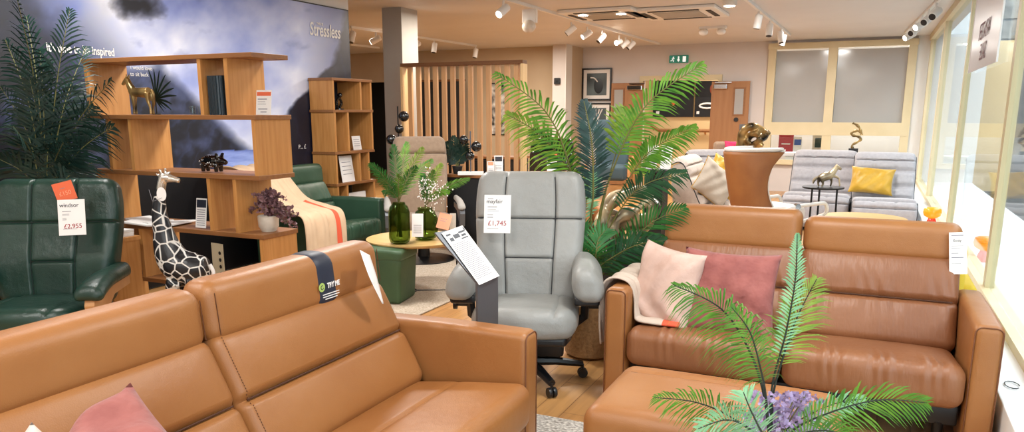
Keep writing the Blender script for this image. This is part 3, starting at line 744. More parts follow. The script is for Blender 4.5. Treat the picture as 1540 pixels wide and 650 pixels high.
# little clear tumblers
for k in range(3):
    t = thing('glass_tumbler', ['small clear glass at the edge of the top shelf nearest the horse', 'small clear glass in the middle of three by the dark vase', 'small clear glass right beside the dark ribbed vase'][k], 'glass', S(-.55 + .05 * k, .05 + .02 * k, 1.43), group='small glasses on the top shelf')
    MB().lathe([(.017, 0), (.019, .055), (.017, .055), (.015, .006)], seg=16).build('cup', M['glass'], t)
def sculpt(name, label, cat, loc, rotz, tubes, m, vox=.005, sc=1, group=None, balls=()):
    t = thing(name, label, cat, loc, rotz, group); o = MB()
    for pts, rad in tubes:
        p = cr([Vector(v) * sc for v in pts], 5); n_ = len(pts) - 1; rr = []
        for i in range(len(p)):
            k = i / (len(p) - 1) * n_; j = min(n_ - 1, int(k)); rr.append((rad[j] * (1 - k + j) + rad[j + 1] * (k - j)) * sc)
        o.tube(p, rr, 12)
    for c, r, s_ in balls: o.ball(Vector(c) * sc, r * sc, s_)
    o.build('body', m, t, remesh=vox)
    return t
# horse figurine (facing left), unit about 0.22 tall
horse_t = [([(.085, 0, .145), (.03, 0, .142), (-.04, 0, .145), (-.075, 0, .150)], [.03, .034, .030, .028]),
           ([(-.065, 0, .155), (-.09, 0, .19), (-.105, 0, .225)], [.03, .022, .016]),
           ([(-.10, 0, .232), (-.13, 0, .212), (-.155, 0, .195)], [.019, .014, .009]),
           ([(-.10, .008, .24), (-.098, .01, .262)], [.007, .002]), ([(-.10, -.008, .24), (-.098, -.01, .262)], [.007, .002]),
           ([(-.065, .014, .14), (-.07, .014, .08), (-.068, .014, .04), (-.07, .014, .004)], [.018, .010, .007, .009]),
           ([(-.055, -.014, .14), (-.05, -.014, .08), (-.054, -.014, .04), (-.055, -.014, .004)], [.018, .010, .007, .009]),
           ([(.085, .014, .14), (.10, .014, .085), (.092, .014, .045), (.09, .014, .004)], [.022, .012, .007, .009]),
           ([(.08, -.014, .14), (.085, -.014, .085), (.098, -.014, .045), (.10, -.014, .004)], [.022, .012, .007, .009]),
           ([(.105, 0, .16), (.122, 0, .13), (.118, 0, .07)], [.008, .010, .004])]
hp = atY(211, 164, sy0 + .06)
sculpt('horse_figurine', 'gold and black standing horse figurine on the top oak shelf', 'figurine', (hp.x, sy0 + .07, 1.43), 0, horse_t, M['goldblack'], .004, 1.0)
# zebra-striped leaf ornament behind the horse
t = thing('leaf_ornament', 'dark palm leaf spray fanning out behind the gold horse figurine', 'ornament', (hp.x + .03, sy0 + .16, 1.43))
for k, a in enumerate((-8, 6, 20, 36, 52, 66, 80, 96, 110)):
    a = R(90 - a); ln = .21 if k < 7 else .16
    c = cr([(0, 0, .10), (math.cos(a) * ln * .5, 0, .10 + math.sin(a) * ln * .55), (math.cos(a) * ln, -.01, .10 + math.sin(a) * ln - .015)], 5); n_ = len(c)
    o = MB(); o.tube(c, [.002 + .006 * math.sin(PI * min(1, i / (n_ - 1) + .02)) for i in range(n_)], 6, flat=.3); o.build('leaf', M['palm_k'], t)
for k, a in enumerate((-20, -35, -50)):
    a = R(a); c = cr([(0, 0, .10), (math.cos(a) * .05, 0, .10 + math.sin(a) * .05), (math.cos(a) * .11, 0, .10 + math.sin(a) * .11)], 5)
    MB().tube(c, [.003, .004, .005, .006, .006, .006, .005, .004, .003, .002, .001], 6, flat=.3).build('leaf', M['palm_k'], t)
MB().tube([(0, 0, .002), (0, 0, .11)], .005, 8).lathe([(.03, 0), (.03, .008)], seg=16).build('stem', M['black'], t)
# pig
pp = atY(317, 252, sy0 + .10)
sculpt('pig_figurine', 'glossy black pig figurine with pale speckles on the middle oak shelf', 'figurine', (pp.x, sy0 + .12, 1.07), 0,
       [([(-.07, 0, .062), (-.03, 0, .07), (.03, 0, .07), (.06, 0, .066)], [.034, .042, .040, .032]), ([(.06, 0, .072), (.085, 0, .07), (.118, 0, .062)], [.030, .023, .013]),
        ([(.065, .018, .09), (.06, .026, .115), (.072, .03, .118)], [.012, .010, .003]), ([(.065, -.018, .09), (.06, -.026, .115), (.072, -.03, .118)], [.012, .010, .003])] +
       [([(x, y, .05), (x * 1.02, y, .004)], [.017, .012]) for x in (-.065, .045) for y in (-.02, .02)] + [([(-.10, 0, .07), (-.118, 0, .08), (-.112, 0, .062)], [.005, .003, .002])],
       mat('speckled_black_gloss', '#08090b', .12, spec=.8), .0045, 1.0)
po = [o for o in bpy.data.objects if o.name == 'pig_figurine'][0]
o = MB()
for k in range(26):
    a = random.uniform(-.085, .06); b2 = random.uniform(-1.0, 1.2); rr = .041 - abs(a) * .06; o.ball((a, -rr * math.cos(b2), .068 + rr * math.sin(b2)), .0035, (1, .6, 1), 6)
o.build('speckles', M['paper'], po)
# price leaflet on right end of second board (leaning, standing)
card('leaflet', 'white leaflet with a red heading standing on the end of the oak shelf', 'leaflet', (sx0 - .05, sy0 + .14, 1.505), Vector((1, .25, 0)), Vector((-.16, .15, 1)), .10, .15,
     bars=[(-.04, .02, .06, .006), (-.04, .004, .05, .003), (-.04, -.01, .055, .003), (-.035, -.04, .06, .005), (-.02, -.058, .04, .006)])
lc = [o for o in bpy.data.objects if o.name == 'leaflet.001'][0]
MB().box((0, -.0012, .052), (.092, .0008, .024)).build('heading_band', M['orange'], lc, smooth=False)
# table calendar style leaflet lower
card('leaflet', 'white price list with a dark photo heading standing on the lower oak shelf', 'leaflet', (sx0 - .55, sy0 + .05, .81), Vector((1, .02, 0)), Vector((.03, .15, 1)), .09, .19,
     bars=[(-.035, .02 - .014 * k, .068, .005) for k in range(8)])
lc = [o for o in bpy.data.objects if o.name == 'leaflet.002'][0]
MB().box((0, -.0012, .06), (.08, .0008, .05)).build('photo_heading', M['navy'], lc, smooth=False)
# open brochures lying flat
for k, (x, y, a, s_, lb) in enumerate(((-.98, .08, 8, 1, 'white open brochure lying flat on the lower shelf behind the giraffe neck'), (-1.12, .12, -14, .8, 'folded pale brochure lying flat at the left end of the lower shelf'))):
    t = thing('brochure', lb, 'brochure', S(x, y, .711), R(a), group='brochures on the lower oak shelf')
    for sx in (-1, 1): MB().box((sx * .105 * s_, 0, .008), (.21 * s_, .22 * s_, .012), rot=Matrix.Rotation(R(-4 * sx), 3, 'Y'), bevel=.002).build('pages', M['paper'], t, smooth=False)
t = thing('cardboard_stand', 'cream card with round holes leaning on the lowest shelf behind the giraffe', 'card', S(-.46, .05, .36), R(-10))
MB().box((0, .02, .13), (.12, .006, .25)).build('card_sheet', mat('cream_card', '#cfc6a8', .7), t, smooth=False)
o = MB()
for k in range(4): o.lathe([(.012, 0), (.012, .002)], (.03, .015, .06 + .045 * k), 12, Matrix.Rotation(R(90), 3, 'X'))
o.build('holes', M['charcoal'], t)
# potted burgundy plant
t = thing('potted_plant', 'burgundy leaved plant trailing from a white pot on the oak shelf end', 'potted plant', S(-.085, .15, .71))
MB().lathe([(.045, 0), (.052, .015), (.062, .03), (.066, .095), (.060, .10), (.058, .09), (.04, .085)], seg=28).build('pot', M['pot'], t)
o = MB(); sm = MB(); random.seed(3)
for k in range(64):
    a = random.uniform(-PI, PI); r_ = random.uniform(.02, .20); tx, ty = math.cos(a) * r_ + .07, math.sin(a) * r_ * .55; tz = .10 + random.uniform(.02, .17) * (1 - r_ * 1.5) - (max(0, tx - .08)) * .9
    c = cr([(0, 0, .09), (tx * .4, ty * .4, .09 + (tz - .09) * .6 + .05), (tx, ty, tz)], 5); sm.tube(c, .0014, 4)
    for i in range(2, len(c)):
        for s_ in range(3):
            d = Vector((random.uniform(-1, 1), random.uniform(-1, 1), random.uniform(-.5, 1))).normalized(); n_ = Vector((random.uniform(-1, 1), -1, random.uniform(-.3, 1))).normalized(); sd = d.cross(n_).normalized(); l_ = random.uniform(.018, .032)
            b_0 = c[i]; o.face([b_0, b_0 + d * l_ * .5 + sd * l_ * .36, b_0 + d * l_, b_0 + d * l_ * .5 - sd * l_ * .36])
sm.build('stems', M['stem'], t); o.build('foliage', M['purple_leaf'], t, smooth=False)

# giraffe
gpos = atD(282, 440, 4.22); gx, gy = gpos.x, gpos.y
def G(px, py, dd=4.22): v = atD(px, py, dd); return (v.x - gx, v.y - gy, v.z)
def mulz(p, z): return (p[0], p[1], z)
t = thing('giraffe_statue', 'tall giraffe statue with black patches and silver head in front of the oak shelves', 'statue', (gx, gy, 0))
o = MB()
def tb(px, rads, dd=4.22):
    p = cr([Vector(G(*a, dd)) if len(a) == 2 else Vector(a) for a in px], 6); n_ = len(px) - 1; rr = []
    for i in range(len(p)):
        k = i / (len(p) - 1) * n_; j = min(n_ - 1, int(k)); rr.append(rads[j] * (1 - k + j) + rads[j + 1] * (k - j))
    o.tube(p, rr, 14)
tb([(312, 402), (292, 404), (268, 398), (254, 378), (246, 350), (240, 322), (240, 300), (242, 284)], [.06, .092, .098, .080, .056, .040, .032, .026])
LG = [(G(268, 420), .045), (G(300, 420), .055)]
for (base, r_) in LG:
    for s_ in (-1, 1):
        b0 = Vector(base) + TOCAM * .05 * s_; o.tube(cr([b0, Vector((b0.x, b0.y, .45)) + Vector((-.02, 0, 0)), Vector((b0.x, b0.y, .2)), Vector((b0.x, b0.y, .01))], 5), [r_ * (1 - .03 * i) for i in range(16)], 12)
o.build('body', M['giraffe'], t, remesh=.010)
o = MB()
tb([(242, 286), (244, 274), (247, 266)], [.026, .024, .026])
tb([(243, 268), (254, 268), (263, 270), (270, 272)], [.024, .024, .016, .013])
tb([(243, 262), (240, 255)], [.006, .007]); tb([(248, 261), (249, 253)], [.006, .007])
tb([(240, 265), (234, 261)], [.010, .003]); tb([(250, 262), (257, 258)], [.010, .003])
o.build('head', mat('silver_wash', '#a9a294', .25, metal=.8, vary='#efece4', scale=18), t, remesh=.005)
o = MB(); tb([(315, 398), (321, 410), (319, 425)], [.012, .010, .008]); o.build('tail', M['paper'], t)
tg = thing('round_tag', 'round white price tag tied to the giraffe neck', 'price tag', atD(243, 292, 4.10), mtx=frame(RT, (0, 0, 1)))
MB().lathe([(.030, 0), (.030, .002)], (0, 0, 0), 24, Matrix.Rotation(R(90), 3, 'X') @ Matrix.Diagonal((.85, 1.25, 1)).to_3x3()).build('disc', M['paper'], tg)
MB().tube([(-.08, .03, .02), (-.05, -.004, -.04), (.0, -.004, -.02)], .0012, 5).build('string', M['inkgrey'], tg)

# goods on the smaller shelf unit: local x runs back towards the viewer
def S2(x, y, z): return (-5.02 - y, 7.12 + x, z)
def fb(label, x, y, z, w, h, leanv=.15, m=None, name='leaflet', cat='leaflet', dirr=(0, 1, 0), th=.0015, bars=True, group='papers on the smaller oak shelf'):
    t = thing(name, label, cat, S2(x, y, z + h / 2), mtx=frame(Vector(dirr), Vector((-leanv, 0, 1))), group=group)
    MB().box((0, 0, 0), (w, th, h)).build('card_sheet', m or M['paper'], t, smooth=False)
    if bars:
        o = MB()
        for k in range(4): o.box((0, -th / 2 - .0006, h * (.25 - .15 * k)), (w * .7, .0005, .006))
        o.build('printed_lines', M['inkgrey'], t, smooth=False)
    return t
fb('pale leaflet leaning in the top right cell of the smaller shelf', -.10, .12, 1.47, .11, .24)
fb('tall cream folder leaning in the left cell of the second tier', -.56, .14, 1.04, .10, .26, m=M['pot'], name='folder', cat='folder', bars=False)
fb('small white card standing in the wide cell of the second tier', -.2, .08, 1.04, .15, .15)
fb('large white leaflet leaning in the third tier of the smaller shelf', -.42, .06, .71, .22, .28)
fb('slim white book standing in the right cell of the third tier', -.18, .10, .71, .05, .24, 0, name='book', cat='book', th=.02, bars=False)
fb('white brochure box standing in the fourth tier of the smaller shelf', -.24, .10, .38, .36, .20, .05, name='brochure', cat='brochure', th=.03, bars=False)
t = thing('black_sculpture', 'small black abstract sculpture in the top cell of the smaller shelf', 'sculpture', S2(-.45, .10, 1.47))
MB().lathe([(.05, 0), (.05, .012)], seg=18).tube(cr([(0, -.02, .01), (0, -.05, .07), (0, .0, .12), (0, .04, .07), (0, .0, .02)], 6), .014, 8).ball((0, .02, .15), .026).build('body', M['smoke'], t)

# ------------------------------------------------------------------ cushions and throws
def pillow(name, label, m, loc, rt, up, w, h, t=.14, cat='cushion', group=None, seedv=1, piping=None, wr=.006):
    root = thing(name, label, cat, loc, mtx=frame(rt, up), group=group)
    rnd = random.Random(seedv); ph = [rnd.uniform(0, 6) for _ in range(6)]
    def P_(u, v, s):
        cx = u * (1 - .085 * (1 - v * v) * abs(u) ** 3); cz = v * (1 - .085 * (1 - u * u) * abs(v) ** 3)
        th = t / 2 * max(0, (1 - u ** 4)) ** .55 * max(0, (1 - v ** 4)) ** .55 * (1 - .15 * abs(u * v))
        y = s * th
        wv = wr * (math.sin(5 * u + 4 * v + ph[0] + 2 * math.sin(3 * v + ph[1])) + .6 * math.sin(11 * u - 7 * v + ph[2])) * min(1, th / (t * .2))
        return (cx * w / 2, y + wv + .012 * (abs(u * v)) * math.sin(ph[3] + u * 2), cz * h / 2)
    o = MB()
    for s in (-1, 1): o.grid(lambda a, b, s=s: P_(a * 2 - 1, b * 2 - 1, s), 30, 30)
    bmesh.ops.remove_doubles(o.bm, verts=o.bm.verts, dist=.0004)
    o.build('cover', m, root, sub=0, ang=80)
    if piping:
        pts = []
        for k in range(80):
            a = k / 80 * 4; s_ = int(a); f = a - s_; u, v = [(-1 + 2 * f, -1), (1, -1 + 2 * f), (1 - 2 * f, 1), (-1, 1 - 2 * f)][s_]; pts.append(P_(u, v, 1))
        MB().tube(pts, .004, 6, closed=True).build('piping', piping, root)
    return root
pillow('cushion', 'dusty pink velvet cushion standing on the two seat sofa', M['pink'], atY(1096, 442, 3.76), Vector((1, .10, -.03)), Vector((-.0, .30, 1)), .46, .43, .15, seedv=4)
pillow('cushion', 'pale blush linen cushion leaning on the draped arm of the two seat sofa', M['blush'], atY(1001, 432, 3.72), Vector((1, -.42, -.12)), Vector((-.10, .25, 1)), .36, .42, .14, seedv=9, wr=.008)
pillow('cushion', 'dusty pink velvet cushion with one corner up on the nearest sofa', M['pink'], atD(218, 602, 1.69) + (TOCAM * .55 + Vector((0, 0, -.35))) * .46, RT * .75 + TOCAM * .50 + Vector((0, 0, -.38)), RT * .75 - TOCAM * .50 + Vector((0, 0, .38)), .46, .46, .16, seedv=2, wr=.012)
pillow('cushion', 'cream cushion with only its corner showing at the bottom of the nearest sofa', M['lounge_cream'], atD(66, 748, 1.48), Vector((.75, .6, -.9)), Vector((-.5, .3, 1)), .24, .22, .12, seedv=6)
def drape(name, label, m, path, y0, y1, th=.012, stripe=None, amp=.008, cat='throw', skew=0, rot=0, loc=(0, 0, 0), ends=None):
    """cloth following path (x,z) in cross-section and running along y"""
    root = thing(name, label, cat, loc, rot)
    c = cr([(x, 0, z) for x, z in path], 8); n = len(c)
    def fn(u, v):
        k = u * (n - 1); i = min(n - 2, int(k)); p = c[i].lerp(c[i + 1], k - i); tt = (c[i + 1] - c[i]).normalized(); nn = Vector((-tt.z, 0, tt.x))
        hang = min(1, abs(u - .5) * 2)
        w_ = amp * math.sin(v * 19 + 2 * math.sin(u * 4)) * (.3 + hang) + amp * .5 * math.sin(v * 41 + u * 6)
        y = y0 + (y1 - y0) * v + skew * (u - .5)
        q = p + nn * (w_ + th * .5); return (q.x, y + .01 * math.sin(u * 9) * (v - .5), q.z)
    o = MB(); o.grid(fn, 60, 40)
    mi = [m] + ([stripe[0]] if stripe else [])
    if stripe:
        for f in o.bm.faces: f.material_index = 0
        o.bm.faces.ensure_lookup_table()
        for idx, f in enumerate(o.bm.faces):
            u = (idx // 40) / 60; v = (idx % 40) / 40
            if stripe[1](u, v): f.material_index = 1
    o.build('cloth', mi, root, solid=th * .8); return root
drape('throw', 'pale greige throw with a coral end hanging over the sofa arm under the blush cushion', M['throw'],
      [(-1.175, .27), (-1.178, .42), (-1.17, .56), (-1.135, .615), (-1.08, .62), (-1.035, .60), (-1.012, .54), (-1.003, .46), (-.985, .428), (-.90, .425), (-.775, .428)], 3.60, 4.02,
      stripe=(M['coral'], lambda u, v: u > .93), skew=-.05, amp=.006)

# ------------------------------------------------------------------ coffee table group
s3 = sofa('armchair', 'dark green leather armchair with broad arms by the round coffee table', 'armchair', (-4.40, 5.92, 0), R(90), [.78], m=M['green_s'], seam=M['green_seam'], hz=(.93,))
def gthr(u, v): return .80 < v < .93
drape('throw', 'beige throw with a coral band laid over the green armchair', M['throw_b'],
      [(-5.28, .62), (-5.25, .86), (-5.14, .955), (-4.95, .93), (-4.82, .80), (-4.66, .66), (-4.42, .60), (-4.28, .55), (-4.25, .30), (-4.25, .16)], 5.02, 5.55, stripe=(M['coral'], lambda u, v: .72 < v < .86 and u > .55), amp=.012)
tc_ = atz(626, 358, .45)
ct = thing('coffee_table', 'round pale oak coffee table with thin black wire legs', 'coffee table', (tc_.x, tc_.y, 0))
MB().lathe([(.375, .425), (.40, .44), (.40, .45), (.0, .45)], seg=56).build('table_top', M['tabletop'], ct, ang=30)
for k in range(3):
    a = R(30 + 120 * k); a2 = R(30 + 120 * k + 40)
    MB().tube([(.32 * math.cos(a), .32 * math.sin(a), .425), (.33 * math.cos(a), .33 * math.sin(a), .012), (0, 0, .014)], .008, 8).build('leg', M['blackm'], ct)
def vase(name, label, loc, prof, grp=None):
    t = thing(name, label, 'vase', loc, 0, grp); MB().lathe(prof, seg=32).build('glass_body', M['vase'], t, ang=70); return t
v1 = atD(601, 352, 5.82); v2 = atD(640, 350, 6.0)
v1.z = v2.z = .45
vase('vase', 'tall green glass vase holding fern fronds on the round coffee table', v1, [(.05, .0), (.072, .012), (.082, .04), (.082, .24), (.070, .285), (.050, .305), (.048, .318), (.044, .318), (.046, .30), (.066, .28), (.076, .24), (.076, .045), (.06, .02)])
vase('vase', 'wide green glass vase of white blossom on the round coffee table', v2, [(.05, 0), (.085, .02), (.10, .07), (.10, .17), (.075, .225), (.055, .24), (.06, .255), (.055, .255), (.05, .242), (.07, .22), (.094, .165), (.094, .07), (.07, .02)])

def frond_mb(pts, L, n, view=None, t0=.12, width=.0065, droop=.25, ang0=62, ang1=28, flat=.0, seedv=0, stem=.004, jit=.08, lprof=None):
    rnd = random.Random(seedv); c = cr(pts, 10); N_ = len(c); o = MB(); view = view or TOCAM
    o.tube(c, [stem * (1 - .75 * i / (N_ - 1)) for i in range(N_)], 5)
    for f in o.bm.faces: f.material_index = 1
    for k in range(n):
        t = t0 + (1 - t0) * (k + .5) / n; q = t * (N_ - 1); i = min(N_ - 2, int(q)); p = c[i].lerp(c[i + 1], q - i); T = (c[i + 1] - c[i]).normalized()
        s = (t - t0) / (1 - t0); ln = L * (lprof(s) if lprof else (math.sin(PI * min(1, .18 + .80 * s)) ** .75))
        S = T.cross(view); S = S.normalized() if S.length > .1 else T.cross(Vector((1, 0, 0))).normalized(); V = S.cross(T)
        a = R(ang0 + (ang1 - ang0) * s)
        for sg in (-1, 1):
            l_ = ln * rnd.uniform(.85, 1.08); aa = a + rnd.uniform(-jit, jit)
            d = (S * sg * math.sin(aa) + T * math.cos(aa) + V * rnd.uniform(-.18, .22)).normalized()
            wv = d.cross(V).normalized() * width * (.7 + .3 * ln / L)
            g = Vector((0, 0, -1)); p1 = p + d * l_ * .35 + g * l_ * droop * .06; p2 = p + d * l_ * .72 + g * l_ * droop * .32; p3 = p + d * l_ + g * l_ * droop * .8
            v0a, v0b = o._v(p + wv * .35), o._v(p - wv * .35); a1, b1 = o._v(p1 + wv), o._v(p1 - wv); a2, b2 = o._v(p2 + wv * .75), o._v(p2 - wv * .75); e = o._v(p3)
            o.bm.faces.new((v0a, v0b, b1, a1)); o.bm.faces.new((a1, b1, b2, a2)); o.bm.faces.new((a2, b2, e))
    return o
def plant(name, label, cat, base, pot, fronds, group=None, stemm=None):
    """fronds: (list of (px,py,dist)), leaf length, count, material, kwargs"""
    t = thing(name, label, cat, base, 0, group)
    if pot: MB().lathe(pot[0], seg=32).build('pot', pot[1], t)
    for i, f in enumerate(fronds):
        pts = [Vector(p) if isinstance(p, Vector) else atD(*p) for p in f[0]]
        frond_mb(pts, f[1], f[2], seedv=i, **(f[4] if len(f) > 4 else {})).build('frond', [f[3], stemm or M['stem']], t, off=base, smooth=False)
    return t
# ferns in the tall vase
B1 = v1 + Vector((0, 0, .02)); N1 = v1 + Vector((0, 0, .31))
fn_ = []
for (tx, ty, dd, L, m_) in ((556, 246, 5.7, .16, 'palm_g'), (570, 268, 5.6, .15, 'palm_g'), (592, 218, 5.8, .16, 'palm_g'), (612, 214, 5.9, .16, 'palm_b'), (636, 222, 5.8, .15, 'palm_y'), (650, 240, 5.9, .14, 'palm_b'),
                         (626, 250, 5.7, .14, 'palm_g'), (600, 262, 5.6, .14, 'palm_b'), (576, 290, 5.65, .12, 'palm_g')):
    tip = atD(tx, ty, dd); mid = N1.lerp(tip, .5) + Vector((0, 0, .05))
    fn_.append(([B1 + Vector((random.uniform(-.03, .03), 0, .03)), N1, mid, tip], L * .55, 34, M[m_], dict(t0=.42, width=.0032, droop=.3, ang0=50)))
plant('fern_arrangement', 'bunch of bright green fern fronds standing in the tall green vase', 'plant', v1 + Vector((0, 0, .01)), None, fn_)
N2 = v2 + Vector((0, 0, .25)); fn_ = []
for (tx, ty, dd, L, m_) in ((664, 246, 6.0, .13, 'palm_y'), (652, 256, 5.9, .12, 'palm_b'), (636, 262, 6.0, .12, 'palm_g'), (706, 268, 6.0, .12, 'palm_b'), (676, 288, 5.9, .1, 'palm_b'), (640, 280, 5.9, .1, 'palm_g')):
    tip = atD(tx, ty, dd); fn_.append(([v2 + Vector((0, 0, .04)), N2, N2.lerp(tip, .5) + Vector((0, 0, .05)), tip], L * .55, 30, M[m_], dict(t0=.45, width=.0032, droop=.3, ang0=50)))
fb_ = plant('flower_arrangement', 'mixed greenery with small white blossom in the wide green vase', 'plant', v2 + Vector((0, 0, .01)), None, fn_)
o = MB(); random.seed(11)
for k in range(150):
    c = atD(random.gauss(648, 10), random.gauss(286, 14), 5.9 + random.uniform(-.1, .1)); o.ball(c, random.uniform(.004, .008), (1, 1, 1), 6)
o.build('blossom', M['paper'], fb_, off=v2 + Vector((0, 0, .01)))
o = MB(); c = atD(643, 250, 5.95)
for k in range(14):
    a = R(k * 137); o.tube([c + Vector((0, 0, -.03)), c + Vector((math.cos(a) * .02, math.sin(a) * .02, .01)), c + Vector((math.cos(a) * .014, math.sin(a) * .014, .045))], [.003, .005, .001], 5)
o.build('protea_head', mat('ochre_petal', '#c9982c', .6), fb_, off=v2 + Vector((0, 0, .01)))
card('leaflet', 'small white leaflet with a photo standing on the round coffee table', 'leaflet', atD(628, 339, 5.66), RT, Vector((-.12, .2, 1)), .085, .175, bars=[(-.03, .0 - .014 * k, .06, .004) for k in range(5)])
lc = [o for o in bpy.data.objects if o.name.startswith('leaflet') and o.type == 'EMPTY'][-1]
MB().box((0, -.0012, .055), (.07, .0008, .045)).build('photo_heading', mat('blue_photo', '#56708c', .6), lc, smooth=False)
card('offer_leaflet', 'salmon coloured folded leaflet standing on the round coffee table', 'leaflet', atD(668, 333, 5.9), RT + Vector((0, 0, -.25)), Vector((-.5, .4, .8)), .10, .14, m=M['salmon'], bars=[(-.03, .02, .05, .004), (-.03, 0, .04, .004)])
card('leaflet', 'small pale leaflet behind the salmon leaflet on the round coffee table', 'leaflet', atD(681, 334, 6.05), RT, Vector((-.2, .2, 1)), .05, .14, m=M['pot'])
# green leather ottoman
g0 = atz(566, 459, 0); go = thing('cube_ottoman', 'tall narrow olive green leather stool with a seamed lid near the coffee table', 'ottoman', (g0.x, g0.y + .17, 0), R(10))
MB().rbox((.35, .34, .36), .03, (0, 0, .19), n=(4, 4, 6), xf=lambda x, y, z: (x * (.93 + .10 * (z + .18) / .36), y * (.93 + .10 * (z + .18) / .36), z)).build('body', M['green_o'], go)
MB().rbox((.37, .36, .085), .028, (0, 0, .385), n=(6, 6, 2), xf=lambda x, y, z: (x, y, z + (.01 * (1 - (x / .18) ** 2) if z > 0 else 0))).build('lid', M['green_o'], go)
for sx in (-1, 1):
    for sy in (-1, 1): MB().lathe([(.014, 0), (.014, .02)], (sx * .12, sy * .12, 0), 10).build('foot', M['black'], go)
# rugs
rg = MB().bx(-4.3, -2.86, 4.25, 7.0, 0, .012, bevel=.004).build('woven_rug', M['rugg'], None); tag(rg, 'sand coloured woven rug under the round coffee table', 'rug')
rg = MB().bx(-1.75, .45, .9, 3.20, 0, .014, bevel=.004).build('woven_rug', M['rugw'], None); tag(rg, 'ivory chunky woven rug between the tan sofas', 'rug')

# ------------------------------------------------------------------ palms
POT = ([(.12, 0), (.15, .02), (.18, .30), (.185, .34), (.17, .34), (.165, .31), (.0, .30)], M['terracotta'])
pb = atD(888, 470, 4.45); pb.z = 0
K = Vector((pb.x, pb.y, .33))
st_ = dict(t0=.42, stem=.007, width=.011)
plant('potted_palm', 'big bright green palm rising between the grey recliner and the two seat sofa', 'potted plant', pb, POT, [
    ([K, (872, 330, 4.4), (852, 235, 4.3), (818, 165, 4.2), (745, 110, 4.0)], .17, 34, M['palm_b'], dict(t0=.40, stem=.008, width=.0065, droop=.5)),
    ([K, (876, 340, 4.5), (862, 268, 4.4), (815, 205, 4.3), (762, 172, 4.2)], .19, 34, M['palm_y'], dict(t0=.40, stem=.008, width=.0065, droop=.5)),
    ([K, (880, 350, 4.6), (868, 300, 4.5), (845, 240, 4.4), (800, 195, 4.3)], .17, 32, M['palm_g'], dict(t0=.42, stem=.007, width=.0065, droop=.4)),
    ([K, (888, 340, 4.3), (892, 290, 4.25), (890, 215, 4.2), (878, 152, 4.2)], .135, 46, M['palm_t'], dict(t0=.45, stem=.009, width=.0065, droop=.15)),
    ([K, (900, 330, 4.4), (930, 235, 4.3), (975, 155, 4.2), (1057, 96, 4.1)], .18, 34, M['palm_b'], dict(t0=.50, stem=.008, width=.0065, droop=.45)),
    ([K, (902, 335, 4.5), (918, 260, 4.45), (935, 200, 4.4), (942, 168, 4.4)], .17, 26, M['palm_y'], dict(t0=.6, stem=.006, width=.0065, droop=.25)),
    ([K, (915, 330, 4.5), (950, 262, 4.45), (985, 222, 4.4), (1046, 190, 4.3)], .15, 36, M['palm_b'], dict(t0=.5, stem=.006, width=.0065, droop=.45)),
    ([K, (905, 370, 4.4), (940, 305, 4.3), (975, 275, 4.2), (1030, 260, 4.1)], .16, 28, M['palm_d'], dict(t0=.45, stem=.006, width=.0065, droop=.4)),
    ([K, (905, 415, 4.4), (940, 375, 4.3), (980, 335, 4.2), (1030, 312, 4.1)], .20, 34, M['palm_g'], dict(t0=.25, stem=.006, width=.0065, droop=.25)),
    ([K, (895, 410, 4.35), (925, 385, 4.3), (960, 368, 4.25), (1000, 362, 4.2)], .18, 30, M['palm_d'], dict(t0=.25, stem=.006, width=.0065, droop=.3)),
    ([K, (884, 410, 4.35), (876, 385, 4.3), (870, 360, 4.3), (866, 332, 4.3)], .20, 30, M['palm_g'], dict(t0=.2, stem=.006, width=.0065, droop=.1)),
    ([K, (896, 400, 4.3), (896, 385, 4.2), (900, 360, 4.2), (912, 345, 4.2)], .16, 24, M['palm_g'], dict(t0=.2, stem=.006, width=.006, droop=.2)),
    ([K, (886, 400, 4.5), (880, 330, 4.5), (884, 290, 4.5), (890, 262, 4.5)], .12, 20, M['palm_p'], dict(t0=.5, stem=.005, width=.008, droop=.2))])
# dark palm on the left
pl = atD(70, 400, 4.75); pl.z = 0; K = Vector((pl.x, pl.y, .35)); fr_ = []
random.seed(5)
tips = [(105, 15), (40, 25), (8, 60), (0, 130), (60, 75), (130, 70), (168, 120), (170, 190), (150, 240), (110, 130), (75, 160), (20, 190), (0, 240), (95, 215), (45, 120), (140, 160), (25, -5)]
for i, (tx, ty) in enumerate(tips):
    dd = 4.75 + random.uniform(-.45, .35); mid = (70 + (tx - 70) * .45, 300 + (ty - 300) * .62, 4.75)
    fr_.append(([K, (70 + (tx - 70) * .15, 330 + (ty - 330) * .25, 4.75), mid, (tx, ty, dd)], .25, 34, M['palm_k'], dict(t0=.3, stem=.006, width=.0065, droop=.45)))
plant('potted_palm', 'very dark green bushy palm in the corner behind the green recliner', 'potted plant', pl, POT, fr_)
